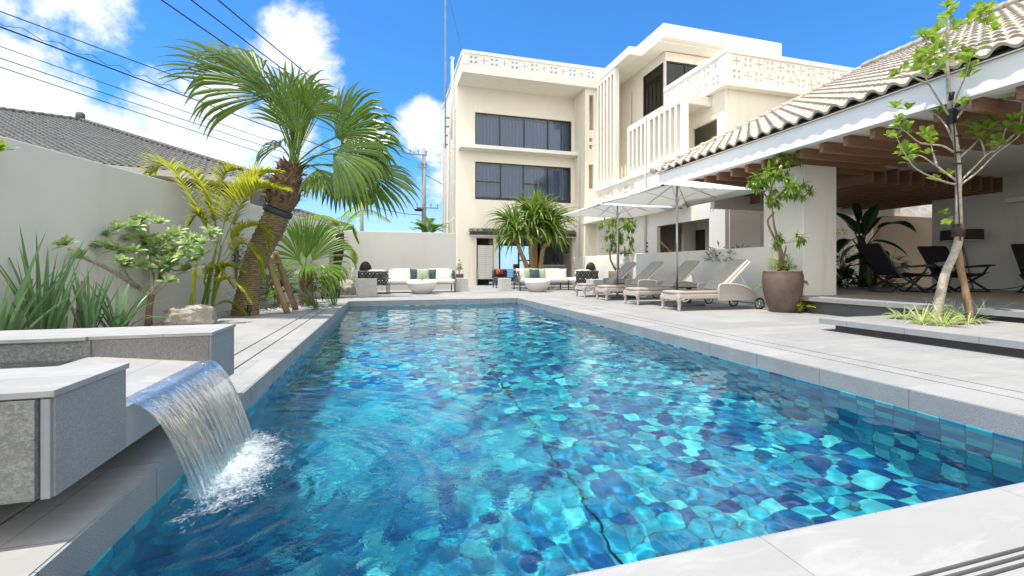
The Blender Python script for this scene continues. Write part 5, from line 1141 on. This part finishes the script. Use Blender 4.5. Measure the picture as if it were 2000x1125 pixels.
for i, (x, y) in enumerate(((1765, 622), (1800, 632), (1842, 636), (1890, 632), (1925, 622), (1860, 620), (1820, 618))):
    g = UG(x, y + 2, .16); labs = ['spider grass tuft at the left end of the tree bed', 'spider grass tuft left of the slender trunk, front row', 'spider grass tuft right under the slender trunk', 'spider grass tuft at the foot of the thick stake', 'spider grass tuft at the right end of the tree bed', 'spider grass tuft behind the trunk, towards the stake', 'spider grass tuft behind the trunk, on its left']
    clump('spider_grass', g, 46, (.20, .42), .016, labs[i], 1.0, 'spider_leaf', 'grass', 'spider grass under the slender tree', droop=1.7, rad=.06)
# --- shaded garden behind the pavilion
bn = thing('banana_plant', tuple(U(1688, 562, 13.6)), 'dark giant bird-of-paradise plant with torn paddle leaves beside the pavilion floor', 'plant'); TBN = 13.4
MB().tube(spline([U(1688, 568, TBN), U(1690, 520, TBN), U(1684, 480, TBN), U(1680, 460, TBN)], 4), [.17, .17, .16, .16, .15, .14, .13, .12, .11, .10, .09, .08, .08], 10).build('trunk', 'bark_dark', bn, smooth=True)
for (x, y, L_, dr) in ((1668, 402, 1.0, .3), (1700, 425, .9, .6), (1655, 430, .9, .8), (1745, 425, 1.3, 1.4), (1650, 465, .9, 1.2), (1720, 470, 1.0, 1.2), (1672, 445, .95, .5), (1695, 450, .9, .9), (1660, 485, .7, 1.3)):
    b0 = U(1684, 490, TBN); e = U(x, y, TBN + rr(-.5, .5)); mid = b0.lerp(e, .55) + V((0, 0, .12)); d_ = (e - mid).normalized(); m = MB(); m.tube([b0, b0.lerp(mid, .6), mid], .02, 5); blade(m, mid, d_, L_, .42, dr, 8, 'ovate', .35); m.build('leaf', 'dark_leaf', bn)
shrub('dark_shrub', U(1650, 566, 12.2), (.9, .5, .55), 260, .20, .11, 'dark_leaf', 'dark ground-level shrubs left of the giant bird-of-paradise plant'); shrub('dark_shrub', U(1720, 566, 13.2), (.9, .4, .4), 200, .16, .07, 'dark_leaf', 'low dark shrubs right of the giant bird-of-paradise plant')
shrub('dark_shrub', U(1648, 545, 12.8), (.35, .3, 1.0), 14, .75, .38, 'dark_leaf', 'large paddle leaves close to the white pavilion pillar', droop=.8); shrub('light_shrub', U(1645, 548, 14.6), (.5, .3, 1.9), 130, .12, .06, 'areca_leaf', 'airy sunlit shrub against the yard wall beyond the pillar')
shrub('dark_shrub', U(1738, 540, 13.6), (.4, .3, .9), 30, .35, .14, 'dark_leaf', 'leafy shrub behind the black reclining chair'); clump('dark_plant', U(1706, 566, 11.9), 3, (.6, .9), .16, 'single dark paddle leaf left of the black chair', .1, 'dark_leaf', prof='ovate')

# ================================================================ FURNITURE
# --- sun loungers (local x runs from the foot end to the head)
def make_lounger():
    o = thing('sun_lounger', (0, 0, 0), 'x', 'sun lounger', 'sun loungers along the low wall'); hw = .31
    m = MB()
    m.box(.10, 1.98, -hw, -hw + .05, .25, .34); m.box(.10, 1.98, hw - .05, hw, .25, .34); m.box(.02, .10, -hw, hw, .22, .345); m.box(.10, 1.15, -hw + .05, hw - .05, .30, .34); m.box(1.9, 1.98, -hw + .05, hw - .05, .25, .33)
    m.build('frame', 'wicker_flat', o, local=True, bevel=.012)
    for sy in (-1, 1):
        y = sy * (hw - .03)
        m = MB(); pts = spline([(.05, y, .30), (.045, y, .22), (.06, y, .12), (.05, y, 0)], 4); m.tube(pts, [lerp(.055, .026, i / 12) for i in range(13)], 10)
        m.build('leg', 'wicker', o, local=True, smooth=True)
        m = MB(); sp_ = spline([(.09, y, .23), (.20, y, .20), (.32, y, .255)], 4); m.tube(sp_, .018, 8); m.build('leg_brace', 'wicker', o, local=True, smooth=True)
        # side panel with arched arm
        y0, y1 = (sy * (hw + .004), sy * (hw + .034)); top = [(1.02, .53), (1.12, .545), (1.30, .55), (1.50, .53), (1.70, .48), (1.86, .40), (1.96, .28)]
        m = MB(); m.side([(1.0, .20), (1.93, .20)] + [(x - .02, z - .015) for x, z in reversed(top)], min(y0, y1), max(y0, y1)); m.build('side_panel', 'wicker', o, local=True, recalc=True)
        m = MB(); m.tube(spline([(1.0, sy * (hw + .02), .19), (1.0, sy * (hw + .02), .40)] + [(x, sy * (hw + .02), z) for x, z in top] + [(1.985, sy * (hw + .02), .17)], 4), .024, 8); m.build('arm_rim', 'wicker', o, local=True, smooth=True)
        yw = sy * (hw + .065); m = MB(); R_ = .118; cx = 2.02
        m.tube([(cx + R_ * math.cos(a * PI / 14), yw, .12 + R_ * math.sin(a * PI / 14)) for a in range(29)], .014, 8); wh = m.build('wheel', 'rubber', o, local=True, smooth=True)
        m = MB(); m.tube([(cx + .095 * math.cos(a * PI / 14), yw, .12 + .095 * math.sin(a * PI / 14)) for a in range(29)], .011, 8)
        for k in range(5): a = k * 2 * PI / 5 + .3; m.bar((cx, yw, .12), (cx + .095 * math.cos(a), yw, .12 + .095 * math.sin(a)), .022, .012, up=(0, 1, 0))
        m.tube([(cx, yw - .02, .12), (cx, yw + .02, .12)], .026, 12); m.build('rim', 'chrome', wh, local=True, smooth=True)
    MB().tube([(2.02, -hw - .06, .12), (2.02, hw + .06, .12)], .012, 8).build('axle', 'grey_metal', o, local=True)
    m = MB(); m.cushion((.60, 0, .375), (1.18, .58, .075), .22, 12); m.build('seat_cushion', 'taupe_cushion', o, local=True, smooth=True)
    d_ = V((.82, 0, .70)).normalized(); a = V((1.10, 0, .40)); b = a + d_ * 1.0; n_ = V((-d_.z, 0, d_.x))
    m = MB(); rot = Matrix(((d_.x, 0, n_.x), (0, 1, 0), (d_.z, 0, n_.z)))
    m.cushion((a + b) / 2 + n_ * .025, (1.02, .56, .05), .16, 12, rot); m.build('backrest', 'mesh_fabric', o, local=True, smooth=True)
    m = MB()
    for sy in (-1, 1): m.bar(a + V((0, sy * .285, -.02)), b + V((0, sy * .285, -.02)), .025, .04)
    m.bar(b + V((0, -.285, -.03)), b + V((0, .285, -.03)), .03, .04); m.bar(a.lerp(b, .62) + V((0, -.27, -.04)), V((1.93, -.27, .28)), .018, .018); m.bar(a.lerp(b, .62) + V((0, .27, -.04)), V((1.93, .27, .28)), .018, .018)
    m.build('backrest_frame', 'white_paint', o, local=True)
    return o
lg = make_lounger()
for i, (x, y, rz, lab) in enumerate(((5.76, 8.12, .0, 'grey sun lounger nearest the big brown pot'), (5.72, 9.62, .02, 'second grey sun lounger counted from the big brown pot'), (5.70, 11.15, -.01, 'third grey sun lounger, just before the far umbrella pole'), (5.70, 12.55, .02, 'farthest grey sun lounger, beside the stone cube'))):
    if i == 0: lg.location = (x, y, 0); lg['label'] = lab
    else: copy_tree(lg, (x, y, 0), rz, lab)
# --- umbrellas
def make_umbrella():
    o = thing('parasol', (0, 0, 0), 'x', 'parasol', 'white square parasols over the loungers'); H_ = 3.02; he = 2.60; w = 1.33
    MB().box(-.44, .44, -.44, .44, 0, .055).build('base_plate', 'granite_dark', o, local=True, bevel=.008)
    MB().tube([(0, 0, .05), (0, 0, .30)], .034, 14).build('base_sleeve', 'steel', o, local=True, smooth=True)
    MB().tube([(0, 0, .05), (0, 0, H_ - .04)], .026, 14).build('pole', 'steel', o, local=True, smooth=True)
    def top(u, v_):
        x, y = (2 * u - 1), (2 * v_ - 1); r_ = max(abs(x), abs(y)); q = min(abs(x), abs(y)) / (r_ + 1e-6)
        sag = .055 * (1 - q) * r_ * (1 if r_ > 0 else 0); inn = 1 - .05 * (1 - q ** 2) * r_
        return (x * w * inn, y * w * inn, H_ - (H_ - he) * r_ ** 1.08 - sag * .35)
    cv = MB().grid(top, 32, 32).build('canopy', 'canvas', o, local=True, smooth=True); md = cv.modifiers.new('thickness', 'SOLIDIFY'); md.thickness = .006
    m = MB(); m.grid(lambda u, v_: ((2 * u - 1) * .22, (2 * v_ - 1) * .22, H_ + .05 - .12 * max(abs(2 * u - 1), abs(2 * v_ - 1))), 8, 8); m.build('vent_cap', 'canvas', cv, local=True, smooth=True)
    for k in range(8):
        a = k * PI / 4; r_ = w * (1.41 if k % 2 else 1.0) * .97; e = V((math.cos(a) * r_, math.sin(a) * r_, he - .02 + (.0 if k % 2 else .01)))
        rb = MB().bar((0, 0, H_ - .07), e, .016, .022).build('rib', 'steel', o, local=True)
        if k % 2: MB().bar((0, 0, H_ - .50), V((0, 0, H_ - .07)).lerp(e, .42) - V((0, 0, .01)), .012, .016).build('strut', 'steel', rb, local=True); MB().box(e.x - .02, e.x + .02, e.y - .02, e.y + .02, e.z - .012, e.z + .02).build('end_cap', 'frame_dark', rb, local=True)
    MB().lathe([(.045, 0), (.05, .03), (.045, .06)], (0, 0, H_ - .53), 14).build('hub', 'steel', o, local=True); MB().lathe([(.05, 0), (.05, .05)], (0, 0, H_ - .11), 14).build('crown_hub', 'steel', o, local=True)
    for dx_ in (0, .09):
        MB().tube(spline([(w - .12, .2 + dx_, he - .01), (w - .10, .21 + dx_, he - .12), (w - .13, .2 + dx_, he - .2), (w - .11, .22 + dx_, he - .29)], 4), .006, 4).build('tie_strap', 'canvas', o, local=True)
    return o
um = make_umbrella(); um.location = (6.69, 9.10, 0); um['label'] = 'nearer white square parasol, in front of the pavilion roof'
copy_tree(um, (6.72, 12.0, 0), .0, 'farther white square parasol, over the distant loungers')
def side_table(x, y, lab):
    o = thing('side_table', (x, y, 0), lab, 'side table', 'small dark side tables between loungers')
    MB().box(x - .23, x + .23, y - .2, y + .2, .43, .45).build('table_top', 'frame_dark', o); MB().box(x + .12, x + .2, y - .04, y + .04, .02, .43).build('leg', 'dark_wood', o); MB().box(x - .2, x + .22, y - .18, y + .18, 0, .018).build('foot', 'frame_dark', o)
side_table(6.75, 8.95, 'dark side table between the two nearest loungers'); side_table(6.75, 11.75, 'dark side table between the two farthest loungers')
# --- stone cubes
def cube(x0, x1, y0, y1, h, lab):
    o = MB().box(x0, x1, y0, y1, 0, h).build('stone_cube', 'cube_stone', bevel=.008); tag(o, lab, 'side table', 'rough stone cube side tables')
cube(-.94, -.33, 14.4, 15.0, .55, 'pale stone cube in front of the woven end of the left sofa'); cube(2.49, 2.97, 16.7, 17.2, .50, 'pale stone cube right of the left sofa')
cube(4.13, 4.55, 16.2, 16.65, .50, 'pale stone cube at the left end of the right-hand sofa'); cube(6.7, 7.25, 13.6, 14.15, .50, 'pale stone cube beyond the farthest lounger')
# --- bowls
for (x, y, r_, lab) in ((1.15, 15.55, .52, 'round white concrete bowl table in front of the left sofa'), (5.40, 15.6, .49, 'round white concrete bowl table in front of the right-hand sofa')):
    o = thing('bowl_table', (x, y, 0), lab, 'fire bowl', 'white concrete bowls')
    k = r_ / .52; MB().lathe([(a * k, b) for a, b in ((.24, 0), (.26, .01), (.27, .04), (.38, .12), (.46, .22), (.505, .33), (.52, .42), (.50, .425), (.46, .36))], (x, y, 0), 48).build('bowl', 'bowl_concrete', o, smooth=True)
    m = MB()
    for q in range(120):
        a = rr(0, 6.28); d_ = rr(0, .43) ** .5 * .62 * k; d_ = min(d_, .42 * k); s_ = rr(.02, .04); m.cushion((x + d_ * math.cos(a), y + d_ * math.sin(a), .385 + rr(0, .03)), (s_ * 1.4, s_, s_), .8, 3)
    tag(m.build('lava_stones', 'rock', o), kind='stuff'); MB().lathe([(.47 * k, .37), (0, .38)], (x, y, 0), 24).build('bed', 'room_dark', o)
# --- sofas
def weave(mb, p0, ux, w, h, n, rows):
    """rope weave: crossing slanted straps with puffed loops"""
    p0, ux = V(p0), V(ux); nr = ux.cross(V((0, 0, 1)))
    for i in range(n):
        for r_ in range(rows):
            a = p0 + ux * (w * (i + .5) / n) + V((0, 0, h * (r_ + .5) / rows)); s_ = w / n * .5; q = h / rows * .56
            for sg in (-1, 1):
                off = nr * (.018 * sg * (1 if (i + r_) % 2 else -1))
                mb.bar(a - ux * s_ * sg - V((0, 0, q)) + off, a + off * 1.6, .050, .014, up=tuple(nr)); mb.bar(a + off * 1.6, a + ux * s_ * sg + V((0, 0, q)) + off, .050, .014, up=tuple(nr))
def sofa(x0, x1, yf, yb, side, label, grp='outdoor sofas'):
    """main run faces the pool (-y); side = -1/+1 puts the woven return at the left/right"""
    o = thing('outdoor_sofa', ((x0 + x1) / 2, yb, 0), label, 'sofa', grp); F_ = 'grey_metal'
    m = MB(); m.box(x0, x1, yf, yf + .04, .30, .345); m.box(x0, x1, yb - .04, yb, .30, .345); m.box(x0, x0 + .04, yf, yb, .301, .344); m.box(x1 - .04, x1, yf, yb, .301, .344); m.box(x0, x1, yb - .05, yb, .36, .80)
    m.build('frame', F_, o)
    for (x, dx_) in ((x0 + .03, -.0), ((x0 + x1) / 2, 0), (x1 - .03, .0)):
        for (y, dy_) in ((yf + .03, -.05), (yb - .03, .05)): MB().bar((x, y, .32), (x + dx_, y + dy_, 0), .035).build('leg', 'frame_dark', o)
    n = 2 if x1 - x0 < 2.4 else 2; L_ = x1 - x0
    for k in range(2): a = lerp(x0, x1, k / 2); b = lerp(x0, x1, (k + 1) / 2); MB().cushion(((a + b) / 2, (yf + yb) / 2 - .02, .41), ((b - a) * .99, yb - yf - .02, .15), .18, 12).build('seat_cushion', 'blush_fabric', o, smooth=True)
    for k in range(2):
        a = lerp(x0, x1, k / 2); b = lerp(x0, x1, (k + 1) / 2); rot = Matrix.Rotation(-.18, 3, 'X'); MB().cushion(((a + b) / 2, yb - .17, .66), ((b - a) * .97, .20, .40), .30, 14, rot).build('back_cushion', 'blush_fabric', o, smooth=True)
    # plain end arm, woven
    xe = x1 if side < 0 else x0
    m = MB(); weave(m, (xe, yf + .02, .36), (0, 1, 0), yb - yf - .04, .42, 8, 3); m.build('end_arm_weave', 'strap_dark', o)
    m = MB(); m.tube(spline([(xe, yf + .03, .0), (xe, yf + .02, .4), (xe, yf + .06, .76), (xe, yb - .1, .80), (xe, yb, .78)], 4), .018, 8); m.build('end_arm_frame', F_, o, smooth=True)
    # return unit
    w = .95; a0, a1 = (x0 - w, x0 - .01) if side < 0 else (x1 + .01, x1 + w); yr = yf - .62
    m = MB(); m.box(a0, a1, yr, yb, .30, .34); m.build('return_base', F_, o)
    for x in (a0 + .03, a1 - .03): MB().box(x - .02, x + .02, yr + .01, yr + .05, 0, .30).build('leg', 'frame_dark', o)
    m = MB(); weave(m, (a0, yr, .33), (1, 0, 0), a1 - a0, .44, 8, 3); weave(m, (a0 if side < 0 else a1, yr, .33), (0, 1, 0), yb - yr, .44, 14, 3); m.build('return_weave', 'strap_dark', o)
    m = MB(); m.box(a0, a1, yr - .012, yr + .022, .76, .785); m.box(a0, a1, yr - .012, yr + .022, .31, .335); m.build('return_rail', F_, o)
    MB().cushion(((a0 + a1) / 2, (yr + yb) / 2, .42), (a1 - a0 - .06, yb - yr - .10, .16), .18, 12).build('seat_cushion', 'blush_fabric', o, smooth=True)
    MB().cushion(((a0 + a1) / 2, yr + .16, .66), (a1 - a0 - .1, .20, .34), .3, 12).build('back_cushion', 'blush_fabric', o, smooth=True)
    return o
sofa(.02, 2.40, 16.1, 16.95, -1, 'blush-cushioned outdoor sofa against the back wall, left one'); sofa(4.92, 7.0, 16.35, 17.2, 1, 'blush-cushioned outdoor sofa in front of the screw pine, right one')
def pil(x, y, z, w, h, mat, lab, a=0, th=.16, lean=-.25):
    rot = Matrix.Rotation(a, 3, 'Z') @ Matrix.Rotation(lean, 3, 'X'); o = MB().pillow((x, y, z), w, h, th, rot).build('throw_pillow', mat, smooth=True, weld=True); tag(o, lab, 'pillow', 'throw pillows on the sofas')
pil(.98, 16.42, .67, .42, .42, 'blue_fabric', 'dark blue pillow left of the green pillow on the left sofa', .2); pil(1.24, 16.28, .66, .46, .44, 'green_fabric', 'sage green pillow in the middle of the left sofa', -.05); pil(1.52, 16.42, .66, .42, .40, 'blue_fabric', 'dark blue pillow right of the green pillow on the left sofa', -.25)
pil(2.02, 16.35, .60, .62, .30, 'blush_fabric', 'small blush bolster pillow at the right of the left sofa', .0, .2)
pil(5.33, 16.68, .68, .46, .44, 'green_fabric', 'sage green pillow left of the blue one on the right-hand sofa', .1); pil(5.62, 16.58, .66, .42, .40, 'blue_fabric', 'dark blue pillow in the middle of the right-hand sofa', 0); pil(5.90, 16.68, .67, .44, .42, 'green_fabric', 'sage green pillow right of the blue one on the right-hand sofa', -.1)
pil(5.05, 16.60, .66, .40, .44, 'blush_fabric', 'tasselled blush pillow at the left end of the right-hand sofa', .35); pil(6.75, 16.60, .66, .46, .42, 'blush_fabric', 'blush pillow in the right corner of the right-hand sofa', -.3)
def lantern(x, y, z, lab):
    o = thing('dome_lantern', (x, y, z), lab, 'lantern', 'black woven dome lanterns'); m = MB(); R_ = .19
    for k in range(14):
        a = k * 2 * PI / 14; m.tube([(x + R_ * math.cos(a) * math.cos(b * PI / 16), y + R_ * math.sin(a) * math.cos(b * PI / 16), z + .01 + .30 * math.sin(b * PI / 16)) for b in range(9)], .013, 5)
    for b in (0, .35, .7, 1.05): m.tube([(x + R_ * math.cos(b) * math.cos(a * PI / 12), y + R_ * math.cos(b) * math.sin(a * PI / 12), z + .012 + .30 * math.sin(b)) for a in range(25)], .012, 5)
    m.build('cage', 'black_metal', o); MB().lathe([(.15, .02), (.16, .14), (.10, .25), (.0, .27)], (x, y, z), 16).build('shade', 'lamp_shade', o, smooth=True); MB().tube([(x, y, z), (x, y, z + .3)], .02, 6).build('stem', 'black_metal', o)
lantern(-.72, 15.72, .80, 'black dome lantern on top of the left sofa return'); lantern(7.75, 15.95, .80, 'black dome lantern at the right sofa return, before the low wall')
# --- red and dark cushions by the bar entrance
o = thing('lounge_chair', (4.9, 19.3, 0), 'dark lounge chair with a red cushion behind the right-hand sofa', 'chair')
MB().cushion((4.95, 19.3, .35), (.7, .7, .25), .3, 10).build('seat', 'strap_dark', o, smooth=True); MB().cushion((4.95, 19.6, .6), (.7, .18, .45), .3, 10).build('backrest', 'strap_dark', o, smooth=True)
for (x, y) in ((4.65, 19.0), (5.25, 19.0), (4.65, 19.6), (5.25, 19.6)): MB().tube([(x, y, 0), (x, y, .3)], .02, 6).build('leg', 'black_metal', o)
plain('red_fabric', (.50, .09, .07), .9, .1, 10)
pil(4.88, 19.35, .72, .32, .28, 'red_fabric', 'small red pillow on the dark lounge chair by the bar')
# --- folding chairs in the pavilion
def make_chair():
    o = thing('folding_chair', (0, 0, 0), 'x', 'chair', 'black folding lounge chairs'); hw = .33; bl = 'black_metal'
    for sy in (-1, 1):
        y = sy * hw
        MB().bar((-.42, y, .02), (.30, y, .42), .03, .035).build('cross_leg', bl, o, local=True); MB().bar((.42, y + sy * .03, .02), (-.28, y + sy * .03, .42), .03, .035).build('cross_leg', bl, o, local=True)
        MB().side([(-.36, .60), (.40, .66), (.56, .655), (.56, .63), (.38, .60), (-.34, .565)], y + sy * .0 - .03, y + sy * .0 + .03).build('armrest', bl, o, local=True)
        MB().bar((.28, y, .40), (.44, y, .64), .028, .03).build('arm_post', bl, o, local=True); MB().bar((-.20, y, .36), (-.70, y, 1.13), .03, .04).build('back_post', bl, o, local=True)
    for (x, z) in ((-.42, .02), (.42, .02)): MB().tube([(x, -hw - .03, z), (x, hw + .03, z)], .018, 8).build('floor_bar', bl, o, local=True)
    m = MB(); m.grid(lambda u, v_: (lerp(-.26, .46, u), lerp(-hw + .01, hw - .01, v_), .40 + .08 * u - .06 * math.sin(PI * u) - .03 * math.sin(PI * v_)), 14, 8); s_ = m.build('seat', 'black_fabric', o, local=True, smooth=True); s_.modifiers.new('t', 'SOLIDIFY').thickness = .012
    m = MB(); m.grid(lambda u, v_: (lerp(-.24, -.72, u) - .03 * math.sin(PI * v_), lerp(-hw + .01, hw - .01, v_), lerp(.40, 1.14, u)), 14, 8); s_ = m.build('backrest', 'black_fabric', o, local=True, smooth=True); s_.modifiers.new('t', 'SOLIDIFY').thickness = .012
    MB().pillow((-.16, 0, .60), .54, .36, .22, Matrix.Rotation(PI / 2, 3, 'Z') @ Matrix.Rotation(-.9, 3, 'X')).build('lumbar_cushion', 'grey_fabric', o, local=True, smooth=True)
    return o
ch = make_chair(); c1 = UG(1757, 569, .32); ch.location = (U(1752, 569, 10.4).x, U(1752, 569, 10.4).y, .32); ch.rotation_euler = (0, 0, -.28); ch['label'] = 'black folding lounge chair seen from its side, left in the pavilion'
q = U(1868, 568, 10.8); copy_tree(ch, (q.x, q.y, .32), -PI / 2 - .35, 'black folding lounge chair facing the pool, behind the slender trunk'); q = U(2052, 574, 9.6); copy_tree(ch, (q.x, q.y, .32), -PI / 2 - .75, 'black folding lounge chair cut by the right edge')
o = thing('ottoman', (0, 0, .32), 'low black folding footstool right of the side-on chair', 'footstool'); q = U(1812, 570, 10.2); o.location = (q.x, q.y, .32)
MB().grid(lambda u, v_: (lerp(-.3, .3, u), lerp(-.25, .25, v_), .42 - .05 * math.sin(PI * u)), 8, 6).build('sling', 'black_fabric', o, local=True)
for sy in (-1, 1): MB().bar((-.28, sy * .26, .02), (.28, sy * .26, .42), .03).build('cross_leg', 'black_metal', o, local=True); MB().bar((.28, sy * .26, .02), (-.28, sy * .26, .42), .03).build('cross_leg', 'black_metal', o, local=True)
q = U(1878, 566, 11.6); o = thing('floor_lamp', (q.x, q.y, .32), 'floor lamp with wide dark drum shade in the pavilion', 'lamp')
MB().lathe([(.41, 0), (.41, .27)], (0, 0, 1.30), 32).build('lamp_shade', 'lamp_shade', o, local=True, smooth=False); MB().lathe([(.42, 0), (.42, .015)], (0, 0, 1.283), 32).build('shade_rim', 'blush_fabric', o, local=True)
for k in range(3): MB().bar((0, 0, 1.35), (.28 * math.cos(k * 2.1 + .3), .28 * math.sin(k * 2.1 + .3), 0), .03).build('leg', 'beam_wood', o, local=True)
tag(MB().panel('Z', .328, .3205, 9.7, 14.6, 3.2, 8.9, []).build('woven_rug', 'rug_weave'), 'beige striped woven rug on the pavilion floor', 'rug')
q = U(1962, 549, 12.0); o = thing('wall_socket', (15.39, q.y, q.z), 'small wall socket with a plug on the pavilion side wall', 'socket'); m = MB().box(15.37, 15.398, 6.95, 7.07, .62, .74); m.build('plate', 'white_paint', o); MB().box(15.30, 15.369, 6.97, 7.04, .64, .70).build('plug', 'black_metal', o)
tag(MB().tube(spline([(15.32, 7.0, .66), (15.2, 7.1, .45), (15.1, 7.5, .345), (14.9, 8.2, .345)], 6), .010, 5).build('power_cable', 'black_metal', smooth=True), 'black power cable curling down from the wall socket', 'cable')
# rain chain
q = U(1487, 520, 12.9); o = thing('rain_chain', (q.x, q.y, 3.2), 'steel rain chain hanging between the low wall and the pavilion pillar', 'rain chain')
m = MB()
for k in range(46):
    z = 3.15 - k * .06; m.tube([(q.x + (.022 if k % 2 else 0) * math.cos(a * PI / 4), q.y + (0 if k % 2 else .022) * math.cos(a * PI / 4), z + .036 * math.sin(a * PI / 4)) for a in range(9)], .006, 5)
m.build('chain', 'steel', o)
